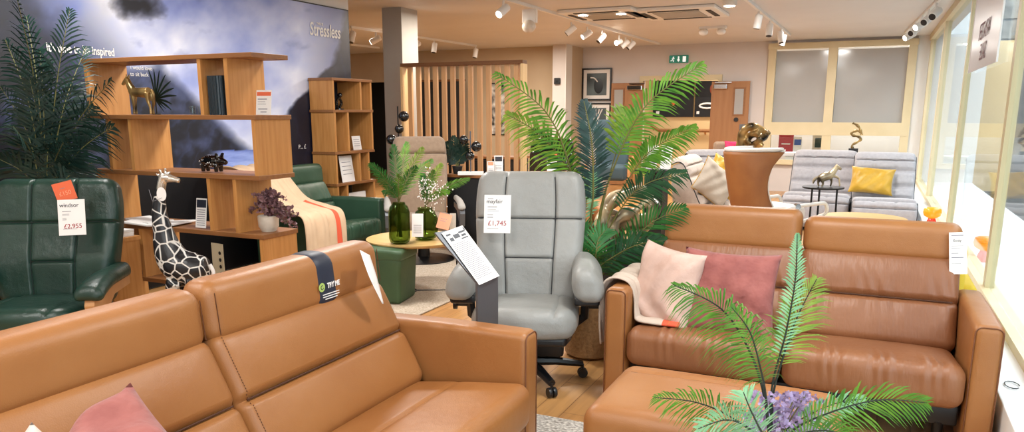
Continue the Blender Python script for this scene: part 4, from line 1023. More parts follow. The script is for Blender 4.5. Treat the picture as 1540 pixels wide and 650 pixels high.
# foreground arrangement
pf = atD(1160, 700, 1.95); pf.z = 0; K = Vector((pf.x, pf.y, .50)); kk = dict(t0=.45, stem=.004, width=.003, droop=.5)
fg = plant('palm_arrangement', 'bright palm sprays and lilac flowers rising in front of the ottoman', 'potted plant', pf,
    ([(.11, 0), (.12, .01), (.15, .48), (.155, .50), (.14, .50), (.135, .47), (.0, .46)], M['pot']), [
    ([K, (1150, 600, 1.95), (1128, 530, 1.9), (1085, 465, 1.85), (1012, 428, 1.8)], .125, 44, M['palm_b'], dict(t0=.42, stem=.005, width=.0028, droop=.75)),
    ([K, (1152, 600, 1.9), (1145, 560, 1.85), (1128, 500, 1.82), (1100, 462, 1.8)], .10, 34, M['palm_b'], dict(t0=.4, stem=.004, width=.0025, droop=.7)),
    ([K, (1160, 590, 1.95), (1182, 500, 1.95), (1196, 420, 1.95), (1199, 352, 1.95)], .05, 40, M['palm_p'], dict(t0=.4, stem=.004, width=.0028, droop=.3)),
    ([K, (1162, 600, 1.98), (1180, 530, 1.98), (1200, 475, 1.98), (1228, 420, 1.98)], .11, 34, M['palm_y'], dict(t0=.42, stem=.004, width=.0025, droop=.35)),
    ([K, (1190, 650, 1.9), (1245, 622, 1.85), (1320, 602, 1.8), (1394, 606, 1.75)], .10, 32, M['palm_b'], dict(t0=.35, stem=.004, width=.0028, droop=.35)),
    ([K, (1180, 650, 1.95), (1215, 625, 1.95), (1260, 606, 1.95), (1300, 600, 1.95)], .06, 26, M['palm_p'], dict(t0=.4, stem=.003, width=.0028, droop=.3)),
    ([K, (1135, 655, 1.9), (1095, 625, 1.85), (1045, 605, 1.8), (984, 598, 1.75)], .09, 36, M['palm_b'], dict(t0=.35, stem=.004, width=.0025, droop=.4)),
    ([K, (1140, 660, 1.85), (1120, 640, 1.8), (1090, 632, 1.75), (1050, 645, 1.7)], .11, 26, M['palm_p'], dict(t0=.3, stem=.004, width=.0035, droop=.2)),
    ([K, (1150, 660, 1.8), (1140, 640, 1.75), (1128, 615, 1.7), (1118, 590, 1.7)], .10, 26, M['palm_p'], dict(t0=.2, stem=.004, width=.003, droop=.3)),
    ([K, (1185, 665, 1.85), (1215, 650, 1.8), (1255, 650, 1.75), (1290, 670, 1.7)], .09, 24, M['palm_b'], dict(t0=.3, stem=.004, width=.003, droop=.3))], stemm=M['stemdark'])
o = MB(); random.seed(8); sm = MB()
for k in range(300):
    px, py = random.gauss(1180, 34), random.uniform(592, 668)
    if abs(px - 1180) > 82 - (650 - py) * .5: continue
    c = atD(px, py, 2.0 + random.uniform(-.09, .10))
    for s_ in range(4):
        d = Vector((random.uniform(-1, 1), random.uniform(-1, .6), random.uniform(-.4, 1))).normalized(); n_ = Vector((random.uniform(-1, 1), -1, random.uniform(-.3, 1))).normalized(); sd = d.cross(n_).normalized(); l_ = random.uniform(.010, .019)
        o.face([c, c + d * l_ * .5 + sd * l_ * .45, c + d * l_, c + d * l_ * .5 - sd * l_ * .45])
    if k % 9 == 0: sm.tube([K, K.lerp(c, .5) + Vector((0, 0, .02)), c], .0012, 4)
sm.build('flower_stems', M['stem'], fg, off=pf); o.build('lilac_flowers', M['lilac'], fg, off=pf, smooth=False, label='lilac flower clusters', kind='stuff')

# ------------------------------------------------------------------ slatted screen and what stands round it
a0 = atz(607, 95, 2.03); ySC = 8.0; xa = atY(607, 95, ySC).x; xb = atY(788, 93, ySC).x; zt = atY(700, 93, ySC).z
sc_ = thing('slatted_screen', 'tall freestanding screen of vertical pale ash slats beside the grey pillar', 'screen', ((xa + xb) / 2, ySC, 0)); hw = (xb - xa) / 2
MB().bx(-hw - .01, hw + .01, -.06, .06, zt - .04, zt).build('top_rail', M['walnut'], sc_, smooth=False)
MB().bx(-hw, hw, -.06, .06, .0, .06).build('bottom_rail', M['walnut'], sc_, smooth=False)
for s_ in (-1, 1): MB().bx(s_ * hw - .015, s_ * hw + .015, -.06, .06, .06, zt - .04).build('end_post', M['ash_lt'], sc_, smooth=False)
for k in range(13):
    x = -hw + .03 + (2 * hw - .06) * (k + .5) / 13; MB().box((x, 0, (zt + .02) / 2), (.056, .036, zt - .10)).build('slat', M['ash'], sc_, smooth=False)
# low console behind taupe recliner
cpos = atD(725, 262, 7.9); cx, cyy = cpos.x, cpos.y; zc = cpos.z
t = thing('console_table', 'low dark console with a wooden top in front of the slatted screen', 'console table', (cx, cyy, 0))
MB().bx(-.36, .36, -.16, .16, zc - .03, zc, bevel=.004).build('table_top', M['oak_h'], t, smooth=False)
MB().bx(-.34, .34, -.14, .14, .08, zc - .03).build('cabinet_body', M['charcoal'], t, smooth=False)
for sx in (-1, 1):
    MB().bx(sx * .31 - .015, sx * .31 + .015, -.13, .13, 0, .08).build('foot', M['black'], t, smooth=False)
def globelamp(label, base, ztop, globes, rot=0, h0=0, short=False, group=None):
    t = thing('globe_lamp', label, 'lamp', base, rot, group)
    if short: MB().bx(-.13, .13, -.05, .05, 0, .035, bevel=.004).build('lamp_base', M['white'], t, smooth=False)
    else: MB().lathe([(.14, 0), (.14, .018), (.012, .025)], seg=24).build('lamp_base', M['blackm'], t)
    MB().tube([(0, 0, .02), (0, 0, ztop)], .007, 8).build('pole', M['steel'] if short else M['blackm'], t)
    for (gx_, gz_, r_) in globes:
        g = MB().ball((gx_, 0, gz_), r_, seg=20).build('globe', M['smoke'], t)
        MB().tube([(0, 0, gz_), (gx_ * .4, 0, gz_)], .006, 6).build('bulb_holder', M['steel'], g)
    return t
l2 = atD(708, 262, 7.8); l2.z = zc; mpp = 7.8 / 1169
globelamp('table lamp with three black glass globes on the low console', l2, (262 - 196) * mpp, [(-10 * mpp, (262 - 209) * mpp, 7 * mpp), (9 * mpp, (262 - 219) * mpp, 8 * mpp), (-1 * mpp, (262 - 233) * mpp, 7 * mpp)], R(25), short=True)
l1 = atD(603, 330, 8.05); mpp = 8.0 / 1169; zz = lambda y: atD(600, y, 8.05).z
globelamp('floor lamp with smoked black glass globes standing in front of the grey pillar', (l1.x, l1.y, 0), zz(160), [(9 * mpp, zz(175), 8 * mpp), (1.5 * mpp, zz(194), 7 * mpp), (-11 * mpp, zz(210), 8 * mpp), (-9 * mpp, zz(234), 7 * mpp)], R(25))
for k, (px, w_, h_, m_, lb) in enumerate(((738, .07, .135, 'paper', 'small white leaflet with a pink heading standing on the low console'), (750, .09, .19, 'paper', 'taller leaflet with a black photo standing on the low console'))):
    pp = atD(px, 262, 7.85 + k * .05); c_ = card('leaflet', lb, 'leaflet', (pp.x, pp.y, zc + h_ / 2), RT, Vector((0, .1, 1)), w_, h_, bars=[(-w_ * .35, -.01 - .015 * j, w_ * .7, .005) for j in range(3)])
    MB().box((0, -.0012, h_ * .32), (w_ * .8, .0008, h_ * .25)).build('heading_block', M['salmon'] if k == 0 else M['ink'], c_, smooth=False)
# small fern on the console
pp = atD(688, 262, 7.95); fn_ = []
for (tx, ty) in ((672, 214), (682, 205), (700, 212), (668, 232), (704, 226), (690, 210)):
    fn_.append(([Vector((pp.x, pp.y, zc + .06)), (686 + (tx - 686) * .4, 236, 7.95), (tx, ty, 7.9)], .12, 14, M['palm_k'], dict(t0=.2, stem=.004, width=.012)))
plant('potted_plant', 'small dark leafy plant on the low console behind the taupe recliner', 'potted plant', Vector((pp.x, pp.y, zc)), ([(.04, 0), (.055, .08), (.045, .08), (.0, .07)], M['charcoal']), fn_)
# things behind the screen: dark armchairs, desk, wall art
kx = atD(640, 250, 10.4)
t = thing('sideboard', 'long dark sideboard seen through the slats of the screen', 'sideboard', (atY(700, 240, 10.2).x, 10.2, 0))
MB().bx(-.95, .95, -.2, .2, .10, .78, bevel=.01).build('body', M['charcoal'], t, smooth=False)
MB().bx(-.97, .97, -.22, .22, .78, .81).build('top', M['oak_h'], t, smooth=False)
for x in (-.48, 0, .48): MB().bx(x - .225, x + .225, -.215, -.2, .13, .75).build('door', M['black'], t, smooth=False)
for x in (-.9, .9):
    for y in (-.15, .15): MB().bx(x - .02, x + .02, y - .02, y + .02, 0, .1).build('leg', M['black'], t, smooth=False)
p_ = atY(655, 190, 14.22)
t = thing('dark_screen', 'large dark display panel on the far wall seen through the left slats', 'display', (atY(640, 190, 13.9).x, 13.9, 0))
MB().bx(-.9, .9, -.03, .03, .3, 2.05).build('panel', M['charcoal'], t, smooth=False)
MB().bx(-.94, .94, -.04, .04, 2.05, 2.09).build('panel_frame', M['walnut'], t, smooth=False)
for sx in (-1, 1): MB().bx(sx * .7 - .03, sx * .7 + .03, -.2, .2, 0, .3).build('stand_foot', M['black'], t, smooth=False)
p_ = atY(752, 160, 14.3)
t = thing('wall_art', 'black and white pattern picture on the tan wall glimpsed between the last slats', 'picture', (p_.x, 14.27, 1.45))
MB().bx(-.18, .18, -.015, .015, -.45, .55).build('picture_panel', mat('mottled_print', '#0b0b0b', .5, vary='#e8e6e0', scale=9, detail=1), t, smooth=False)
MB().bx(-.20, .20, .0, .025, -.47, .57).build('picture_frame', M['black'], t, smooth=False)
# card on black recliner
q = atD(830, 250, 7.72)
card('price_card', 'white price card on the black recliner beyond the slatted screen', 'price card', (q.x, q.y, q.z), RT, Vector((0, .1, 1)), .10, .12, bars=[(-.03, .03, .05, .01), (-.03, 0, .06, .008)])
card('sale_card', 'orange offer card on the black recliner beyond the slatted screen', 'price card', atD(832, 238, 7.74), RT, Vector((0, .1, 1)), .08, .09, m=M['orange'], bars=[(-.03, .01, .05, .01)])

# ------------------------------------------------------------------ back wall: pictures, doors, corridor
def wallpic(name, label, px0, py0, px1, py1, Y, fm, pm, b=.03, mount=True, cat='picture', sill=0):
    a = atY(px0, py0, Y); c = atY(px1, py1, Y); w_ = c.x - a.x; h_ = a.z - c.z
    t = thing(name, label, cat, ((a.x + c.x) / 2, Y, (a.z + c.z) / 2))
    o = MB(); o.bx(-w_ / 2, w_ / 2, -.02, .02, h_ / 2 - b, h_ / 2); o.bx(-w_ / 2, w_ / 2, -.02, .02, -h_ / 2, -h_ / 2 + b); o.bx(-w_ / 2, -w_ / 2 + b, -.02, .02, -h_ / 2 + b, h_ / 2 - b); o.bx(w_ / 2 - b, w_ / 2, -.02, .02, -h_ / 2 + b, h_ / 2 - b)
    o.build('picture_frame', fm, t, smooth=False)
    if mount: MB().bx(-w_ / 2 + b, w_ / 2 - b, .0, .01, -h_ / 2 + b, h_ / 2 - b).build('mount', M['paper'], t, smooth=False)
    q_ = b + (.07 if mount else 0)
    MB().bx(-w_ / 2 + q_, w_ / 2 - q_, -.004, .008, -h_ / 2 + q_, h_ / 2 - q_).build('print', pm, t, smooth=False)
    return t, w_, h_
t, w_, h_ = wallpic('framed_picture', 'black framed picture of a dark glass with white arc, upper of two', 876, 103, 919, 151, YB - .03, M['black'], M['photo_dark'])
MB().tube(cr([(-.13, -.01, .13), (-.05, -.01, .12), (.02, -.01, .05)], 6), .012, 6).build('white_arc', M['paper'], t)
MB().ball((.04, -.006, -.03), .12, (.8, .03, 1.25), 20).build('dark_round_shape', mat('dark_round_print', '#0c1820', .4), t)
t, w_, h_ = wallpic('framed_picture', 'black framed picture of pale bare branches, lower of two on the back wall', 877, 155, 918, 198, YB - .03, M['black'], mat('slate_print', '#46545a', .5))
for k in range(7):
    x = random.uniform(-.1, .1); MB().tube(cr([(x, -.008, -.15), (x * .7, -.008, 0), (x * 1.8, -.008, .16)], 5), .006, 5).build('branch', M['paper'], t)
DZ = 2.0
def doorleaf(n, px0, px1, label, hx, wx):
    a = atY(px0, 150, YB - .05).x; c = atY(px1, 150, YB - .05).x
    o = MB().bx(a, c, YB - .09, YB - .045, .01, DZ); d = o.build('door_%d' % n, M['door'], None, smooth=False); d['kind'] = 'structure'
    w0, w1 = atY(wx[0], 150, YB - .09).x, atY(wx[1], 150, YB - .09).x; z0, z1 = atY(wx[0], wx[2], YB - .09).z, atY(wx[0], wx[3], YB - .09).z
    MB().bx(w0 - .03, w1 + .03, YB - .1, YB - .08, z0 - .03, z1 + .03).build('vision_frame', M['oak_h'], d, smooth=False)
    MB().bx(w0, w1, YB - .105, YB - .09, z0, z1).build('vision_pane', M['frost'], d, smooth=False)
    c0_, c1_ = atY(hx[0], 128, YB - .1).x, atY(hx[1], 128, YB - .1).x
    MB().bx(c0_, c1_, YB - .15, YB - .09, DZ - .14, DZ - .05, bevel=.01).build('door_closer', M['chrome'], d, smooth=False)
    MB().box(((c0_ + c1_) / 2 + .05, YB - .14, DZ - .02), (.3, .02, .02)).build('closer_arm', M['chrome'], d, smooth=False)
    return d
doorleaf(1, 920, 968, '', (944, 966), (924, 937, 173, 135))
d2 = doorleaf(2, 1070, 1127, '', (1074, 1094), (1105, 1118, 172, 134))
p_ = atY(1107, 180, YB - .09)
MB().lathe([(.04, -.02), (.04, .02)], (p_.x, YB - .1, p_.z), 18, Matrix.Rotation(R(90), 3, 'X')).build('door_stop_disc', M['charcoal'], d2)
p_ = atY(1112, 192, YB - .09); MB().bx(p_.x, p_.x + .1, YB - .1, YB - .088, p_.z - .25, p_.z + .06).build('kick_plate', M['steel'], d2, smooth=False)
for k, (x0_, x1_, lb) in enumerate(((984, 1042, 'black poster with a small red figure on the corridor wall'), (1047, 1084, 'black poster with a white emblem on the corridor wall beside the open door'))):
    t, w_, h_ = wallpic('poster', lb, x0_, 122, x1_, 176, 16.57, M['black'], M['poster'], b=.015, mount=False, cat='poster')
    if k == 0:
        MB().ball((.0, -.02, -.1), .05, (.7, .2, 1), 12).build('small_figure', M['coral'], t)
        MB().bx(-w_ * .42, -w_ * .34, -.02, -.01, -h_ * .42, -h_ * .34).build('white_mark', M['paper'], t, smooth=False)
    else:
        MB().tube([(.16 * math.cos(k_ * PI / 6) - .02, -.015, .05 * math.sin(k_ * PI / 6) - .14) for k_ in range(12)], .018, 6, closed=True).build('white_emblem', M['paper'], t)
        MB().bx(-w_ * .42, -w_ * .32, -.02, -.01, -h_ * .42, -h_ * .34).build('white_mark', M['paper'], t, smooth=False)
        MB().ball((.12, -.012, .2), .1, (1, .1, 1.3), 12).build('flame_shape', mat('rust_print', '#7a3a26', .6), t)
t = thing('handrail', 'wooden handrail sloping down along the corridor wall', 'handrail', (0, 16.55, 0))
MB().tube([atY(968, 180, 16.52) - Vector((0, 16.55, 0)), atY(990, 196, 16.52) - Vector((0, 16.55, 0)), atY(1076, 197, 16.52) - Vector((0, 16.55, 0))], .035, 8).build('rail', M['door'], t)
for px, py in ((982, 192), (1028, 198), (1060, 198)):
    p_ = atY(px, py, 16.52); MB().tube([(p_.x, -.03, p_.z), (p_.x, .05, p_.z - .05)], .02, 6).build('rail_bracket', M['oak'], t)
# exit sign
p_ = atY(1021, 89, YB - .03)
t = thing('exit_sign', 'green running man exit sign high on the back wall', 'exit sign', (p_.x, YB - .03, p_.z))
MB().bx(-.18, .18, -.03, .025, -.07, .07, bevel=.006).build('sign_panel', M['sign_green'], t, smooth=False)
MB().prism([(-.012, .05), (.012, .05), (.012, -.01), (.03, -.01), (0, -.05), (-.03, -.01), (-.012, -.01)], -.034, -.03).build('down_arrow', M['sign_white'], t, smooth=False)
MB().bx(.08, .14, -.034, -.03, -.05, .05).build('doorway_symbol', M['sign_white'], t, smooth=False)
o = MB(); o.ball((-.10, -.033, .035), .012, (1, .2, 1), 10); o.tube([(-.10, -.033, .02), (-.11, -.033, -.01), (-.09, -.033, -.025), (-.10, -.033, -.05)], .007, 5); o.tube([(-.11, -.033, -.01), (-.13, -.033, -.03), (-.15, -.033, -.03)], .007, 5); o.tube([(-.13, -.033, .0), (-.10, -.033, .02), (-.075, -.033, .005)], .006, 5)
o.build('running_figure', M['sign_white'], t)
# small wall fittings
for (px, py, Y, s_, nm, lb, m_) in ((869, 76, YB - .05, .09, 'motion_sensor', 'small white motion sensor under the ceiling beside the white pillar', 'white'), (838, 122, 13.95, .06, 'thermostat', 'tiny black and white control on the tan face of the pillar', 'black'), (1385, 270, YB - .05, 0, '', '', '')):
    if not s_: continue
    p_ = atY(px, py, Y); t = thing(nm, lb, nm.replace('_', ' '), (p_.x, Y, p_.z)); MB().bx(-s_, s_, -.03, .04, -s_, s_, bevel=.015).build('housing', M[m_], t, smooth=False); MB().ball((0, -.03, 0), s_ * .35, seg=10).build('lens', M['charcoal'], t)

# blue wing armchair near the left door
bq = atD(918, 270, 13.0)
t = thing('wing_armchair', 'blue high backed armchair with bent wooden arms near the open door', 'armchair', (bq.x, bq.y, 0), R(8)); t.scale = (1.12, 1.12, 1.12)
MB().rbox((.50, .14, .80), .05, (-.02, .26, .78), n=(6, 2, 6), rot=Matrix.Rotation(R(-10), 3, 'X')).build('backrest', M['blue'], t)
MB().rbox((.54, .55, .22), .05, (0, -.03, .40), n=(6, 6, 2)).build('seat', M['blue'], t)
for sx in (-1, 1):
    MB().tube(cr([(sx * .30, .28, .05), (sx * .31, .20, .56), (sx * .32, -.05, .60), (sx * .32, -.28, .54), (sx * .32, -.31, .30), (sx * .31, -.27, .02)], 6), .022, 8).build('bent_arm', M['wood_arm'], t)
# tan leather armchair glimpsed behind the palm
aq = atD(880, 300, 6.5)
sofa('armchair', 'tan leather armchair partly hidden behind the bright palm', 'armchair', (aq.x - .12, aq.y - .1, 0), R(28), [.62], hz=(.90,), m=M['tan'])
# twisted gilded sculpture
gq = atD(945, 372, 5.15); gz0 = .52
t = thing('pedestal', 'dark square pedestal carrying the twisted gilded sculpture behind the sofa', 'pedestal', (gq.x, gq.y, 0))
MB().bx(-.17, .17, -.17, .17, .05, gz0, bevel=.006).build('body', M['charcoal'], t, smooth=False)
MB().bx(-.15, .15, -.15, .15, 0, .05).build('plinth', M['black'], t, smooth=False)
t = thing('driftwood_sculpture', 'large gilded driftwood knot sculpture with twisting loops behind the palm fronds', 'sculpture', (gq.x, gq.y, gz0)); o = MB()
G0 = Vector((gq.x, gq.y, gz0))
for pts, rad in (([(922, 372), (908, 352), (906, 325), (925, 298), (958, 288), (980, 302), (982, 322), (965, 332), (945, 322), (925, 335), (918, 360)], .042),
                 ([(930, 372), (935, 345), (955, 318), (975, 300), (970, 288), (945, 290), (918, 312), (912, 340)], .030), ([(945, 374), (950, 350), (935, 325), (915, 320), (905, 335)], .026),
                 ([(955, 374), (968, 350), (980, 330), (984, 310)], .024), ([(925, 374), (925, 350), (945, 335), (965, 345), (960, 370)], .034)):
    c = cr([atD(x, y, 5.15 + .12 * math.sin(i * 1.7 + x)) - G0 for i, (x, y) in enumerate(pts)], 6)
    for v in c: v.z = max(v.z, .02)
    o.tube(c, [rad * (1 + .25 * math.sin(i * .8)) for i in range(len(c))], 10)
o.build('body', M['goldwhite'], t, remesh=.012)
# leaflet console beside the curved sofa
lq = atD(988, 254, 8.15); zL = lq.z
t = thing('side_console', 'dark side table carrying leaflets at the end of the curved grey sofa', 'side table', (lq.x, lq.y, 0))
MB().bx(-.20, .17, -.18, .18, zL - .03, zL, bevel=.004).build('table_top', M['charcoal'], t, smooth=False)
MB().bx(-.10, .10, -.12, .12, .03, zL - .03).build('pedestal', M['black'], t, smooth=False)
MB().bx(-.18, .16, -.17, .17, 0, .03).build('base_plate', M['black'], t, smooth=False)
for k, dx in enumerate((-.05, .10)):
    card('leaflet', ['white leaflet standing slanted on the dark side table, nearer the palm', 'white leaflet standing on the dark side table, nearer the curved sofa'][k], 'leaflet', (lq.x + dx, lq.y - .02, zL + .125), RT + Vector((0, -.9, 0)), Vector((.25, 0, 1)), .15, .25, bars=[(-.05, .06 - .04 * j, .1, .008) for j in range(4)])
t = thing('bead_ornament', 'small dark beaded ornament between the leaflets on the side table', 'ornament', (lq.x + .03, lq.y + .09, zL)); o = MB()
for k in range(9): o.ball((.02 * math.sin(k * 2.1), .02 * math.cos(k * 2.1), .02 + .022 * k), .018, seg=10)
o.build('beads', M['goldblack'], t)

# ------------------------------------------------------------------ curved grey lounge
def lounge(label, x, y, rotz, w, m, side=True, deep=.95, hback=.90, group='modules of the curved grey lounge'):
    t = thing('lounge_module', label, 'sofa', (x, y, 0), rotz, group)
    prof = [(0, .05), (-.0, .30), (.04, .40), (.14, .425), (.34, .395), (.50, .37), (.60, .42), (.68, .58), (.76, .78), (.82, .90), (.88, .93), (.95, .90), (.96, .70), (.93, .40), (.90, .05)]
    prof = [(a * deep / .95, b_ * hback / .93) for a, b_ in prof]
    c = cr([(0, a, b_) for a, b_ in prof[:12]], 6); n_ = len(c)
    outer = c + [Vector((0, a, b_)) for a, b_ in prof[12:]]
    # body as side panels + wrap
    o = MB(); N_ = 14
    def ring(xp, s):
        return [o._v((xp, .48 + (p.y - .48) * s, .42 + (p.z - .42) * s)) for p in outer]
    R_ = [ring(-w / 2 + .004, .955), ring(-w / 2 + .02, .975), ring(w / 2 - .02, .975), ring(w / 2 - .004, .955)]
    for a, b_ in zip(R_[:-1], R_[1:]):
        for i in range(len(outer)): j = (i + 1) % len(outer); o.bm.faces.new((a[i], a[j], b_[j], b_[i]))
    o.bm.faces.new(R_[0]); o.bm.faces.new(list(reversed(R_[-1]))); o.build('shell', m, t, ang=50)
    # tufted pad laid over the inside
    def fn(u, v):
        k = u * (n_ - 1); i = min(n_ - 2, int(k)); p = c[i].lerp(c[i + 1], k - i); T = (c[i + 1] - c[i]).normalized(); Nn = Vector((0, -T.z, T.y))
        X_ = (v - .5) * 2; edge = max(0, 1 - abs(X_) ** 10)
        rib = 0
        if .12 < u < .80: q_ = (u - .12) / .68 * 8; rib = -.048 * gz(min(q_ % 1, 1 - q_ % 1), .15)
        but = -.022 * (gz(abs(X_) - .34, .05)) * gz(min(((u - .12) / .68 * 9 + .5) % 1, 1 - ((u - .12) / .68 * 9 + .5) % 1) - .5, .25) * (1 if .12 < u < .8 else .3)
        end = math.sin(PI * min(1, max(0, u / .06))) if u < .03 else (1 if u < .97 else math.cos((u - .97) / .03 * PI / 2))
        th = (.058 + rib + but) * (edge ** .5) * (.3 + .7 * end)
        q = p + Nn * th; return (X_ * (w / 2 - .004 * (1 - edge)), q.y, q.z)
    MB().grid(fn, 150, 36).build('tufted_pad', m, t, ang=80)
    for s_ in (-1, 1):
        MB().tube([(s_ * (w / 2 - .004), p.y, p.z + .002) for p in c], .006, 6).build('edge_piping', M['pipe'], t)
    MB().tube([(-w / 2 + .01, c[2].y - .012, c[2].z), (w / 2 - .01, c[2].y - .012, c[2].z)], .006, 6).build('front_piping', M['pipe'], t)
    MB().bx(-w / 2 + .05, w / 2 - .05, .08, deep - .12, 0, .06).build('base', M['black'], t, smooth=False)
    return t
def modpos(px, py, z, Y): return atY(px, py, Y)
yR = 10.0; xR0, xR1 = atY(1283, 300, yR).x, atY(1379, 300, yR).x
lounge('pale grey tufted lounge section with the square gold cushion, next to the window', (xR0 + xR1) / 2 + .0, 9.75, R(2), xR1 - xR0 + .02, M['lounge'])
yM = 10.6; xM0, xM1 = atY(1184, 270, yM + .1).x, atY(1282, 270, yM + .1).x
lounge('pale grey tufted lounge section behind the small round table with the horse', (xM0 + xM1) / 2, 10.05, R(-3), xM1 - xM0 - .0, M['lounge'])
lounge('pale grey corner lounge section behind the cream winged chair', (xM0 - .48), 9.75, R(30), .80, M['lounge'])
lq2 = atD(1012, 300, 8.45)
lounge('cream grey tufted lounge section at the far left of the curve, with two cushions', lq2.x - .05, lq2.y + .50, R(90), .85, M['lounge_cream'], deep=.98)
bpy.data.objects['lounge_module.003'].location.x += .98
pillow('cushion', 'beige linen cushion with gold piping on the left end of the curved grey lounge', M['beige_cush'], atD(1075, 276, 8.55), Vector((.75, .7, -.7)), Vector((.3, .5, 1)), .50, .42, .14, piping=M['gold_satin'], seedv=5)
pillow('cushion', 'yellow satin cushion tucked behind the beige one on the curved grey lounge', M['gold_satin'], atD(1088, 266, 8.8), Vector((.75, .6, -.6)), Vector((.1, .5, 1)), .42, .42, .13, seedv=8)
pillow('cushion', 'gold satin cushion on the lounge section next to the window', M['gold_satin'], atY(1311, 272, 10.32), Vector((1, .05, -.08)), Vector((0, .4, 1)), .50, .34, .14, seedv=3)
# cream wing chair
wq = atD(1150, 300, 7.6)
t = thing('wing_chair', 'cream swivel wing chair with a cognac leather shell, seen from behind', 'armchair', (wq.x, wq.y, 0), R(135))
def shell(off, m_, nm, z0=.36, z1=1.10, th=.02, ext=0):
    def fn(u, v):
        z = z0 + (z1 - z0) * v; a = (u - .5) * 2
        half = .18 + .065 * v - .02 * math.sin(PI * v)
        wing = .34 - .20 * math.sin(PI * min(1, .08 + v * .85)) + (.05 * max(0, v - .8) / .2)
        x = half * math.sin(a * PI / 2 * .98) ; y = .30 + .16 * v - (1 - math.cos(a * PI / 2)) * (wing + .10) 
        n_ = Vector((math.sin(a * 1.3), math.cos(a * 1.3), 0)); return (x + n_.x * off, y + n_.y * off, z + ext * .0)
    if nm == 'rim': pts = [Vector(fn(0, k / 12)) for k in range(13)] + [Vector(fn(k / 24, 1)) for k in range(1, 25)] + [Vector(fn(1, 1 - k / 12)) for k in range(1, 13)]; return MB().tube(pts, .021, 8).build(nm, m_, t)
    o = MB().grid(fn, 30, 24); return o.build(nm, m_, t, solid=th, ang=80)
shell(.018, M['tan_matte'], 'outer_shell', .36, 1.07)
shell(-.012, M['white_l'], 'inner_lining', .37, 1.11, .035)
shell(.0, M['white_l'], 'rim', .36, 1.09)
MB().rbox((.50, .56, .14), .05, (0, -.04, .47), n=(6, 6, 2)).build('seat', M['white_l'], t)
for sx in (-1, 1):
    MB().tube(cr([(sx * .30, .14, .46), (sx * .33, -.06, .54), (sx * .34, -.36, .57), (sx * .34, -.46, .56), (sx * .32, -.47, .46), (sx * .2, -.30, .38)], 6), .018, 8).build('arm_frame', M['white_l'], t)
    MB().lathe([(.03, -.02), (.03, .02)], (sx * .335, -.12, .55), 12, Matrix.Rotation(R(90), 3, 'Y')).build('arm_joint', M['chrome'], t)
MB().lathe([(.30, 0), (.30, .015), (.05, .03), (.035, .36)], (0, 0, 0), 28).build('disc_base', M['chrome'], t)
# round wooden table near the wing chair
p_ = atz(1296, 327, .44)
t = thing('round_table', 'round wooden table top just showing above the sofa headrests', 'table', (p_.x, p_.y, 0))
MB().lathe([(.36, .41), (.40, .425), (.40, .44), (0, .44)], seg=48).build('table_top', M['tabletop'], t, ang=30)
MB().lathe([(.22, 0), (.20, .02), (.04, .04), (.03, .41)], seg=24).build('pedestal', M['tabletop'], t)
# small black horse table
hq = atD(1238, 281, 8.9); zH = hq.z
t = thing('side_table', 'small round black side table with straight thin legs', 'side table', (hq.x, hq.y, 0))
MB().lathe([(.225, zH - .018), (.23, zH - .01), (.23, zH), (0, zH)], seg=36).build('table_top', M['blackm'], t, ang=30)
for k in range(3):
    a = R(20 + 120 * k); MB().tube([(.16 * math.cos(a), .16 * math.sin(a), zH - .01), (.17 * math.cos(a), .17 * math.sin(a), .0)], .011, 8).build('leg', M['blackm'], t)
sculpt('horse_sculpture', 'gold and white rearing horse sculpture on the small black side table', 'sculpture', (hq.x + .04, hq.y, zH + .0), R(20),
       [([(-.10, 0, .10), (-.05, 0, .13), (.02, 0, .15), (.06, 0, .18)], [.052, .058, .056, .045]), ([(.04, 0, .17), (.08, 0, .22), (.105, 0, .265)], [.048, .036, .026]), ([(.09, 0, .275), (.13, 0, .255), (.165, 0, .228)], [.030, .023, .015]),
        ([(.09, .01, .27), (.088, .012, .29)], [.008, .002]), ([(-.10, .02, .10), (-.11, .02, .05), (-.10, .02, .006)], [.03, .014, .012]), ([(-.08, -.02, .10), (-.06, -.02, .05), (-.07, -.02, .006)], [.03, .014, .012]),
        ([(.04, .02, .14), (.06, .02, .07), (.05, .02, .006)], [.028, .013, .011]), ([(.06, -.02, .15), (.13, -.02, .12), (.15, -.02, .06), (.155, -.02, .01)], [.024, .013, .01, .011]), ([(-.13, 0, .13), (-.17, 0, .09), (-.18, 0, .04)], [.018, .022, .008])],
       M['goldwhite'], .006, .88)
# furniture row behind the lounge: console with sculptures
p_ = atY(1280, 231, 11.6); zc2 = p_.z
t = thing('long_console', 'long pale console running behind the curved grey lounge', 'console table', (atY(1210, 230, 11.6).x, 11.6, 0)); 
MB().bx(-1.15, 1.2, -.18, .18, zc2 - .04, zc2).build('table_top', M['white'], t, smooth=False)
for x in (-1.1, 0, 1.15): MB().bx(x - .02, x + .02, -.16, .16, 0, zc2 - .04).build('leg_panel', M['white'], t, smooth=False)
p_ = atY(1283, 229, 11.6); mp = 11.0 / 1150
t = thing('ribbon_sculpture', 'tall thin dark gold ribbon sculpture curling upward behind the grey lounge', 'sculpture', (p_.x, 11.6, zc2))
MB().bx(-.06, .06, -.05, .05, 0, .07).build('base_block', M['black'], t, smooth=False)
pts = [(0, .06), (-.02, .14), (.05, .20), (.09, .25), (.04, .29), (-.03, .31), (-.04, .35), (.02, .385), (.08, .36), (.09, .32), (.07, .40), (.03, .47), (-.04, .52)]
MB().tube(cr([(x * .95, 0, z * .80) for x, z in pts], 6), [.012 + .008 * math.sin(i * .5) ** 2 for i in range((len(pts) - 1) * 6 + 1)], 8).build('ribbon', M['goldblack'], t)
p_ = atY(1130, 222, 9.9 + 1.5)
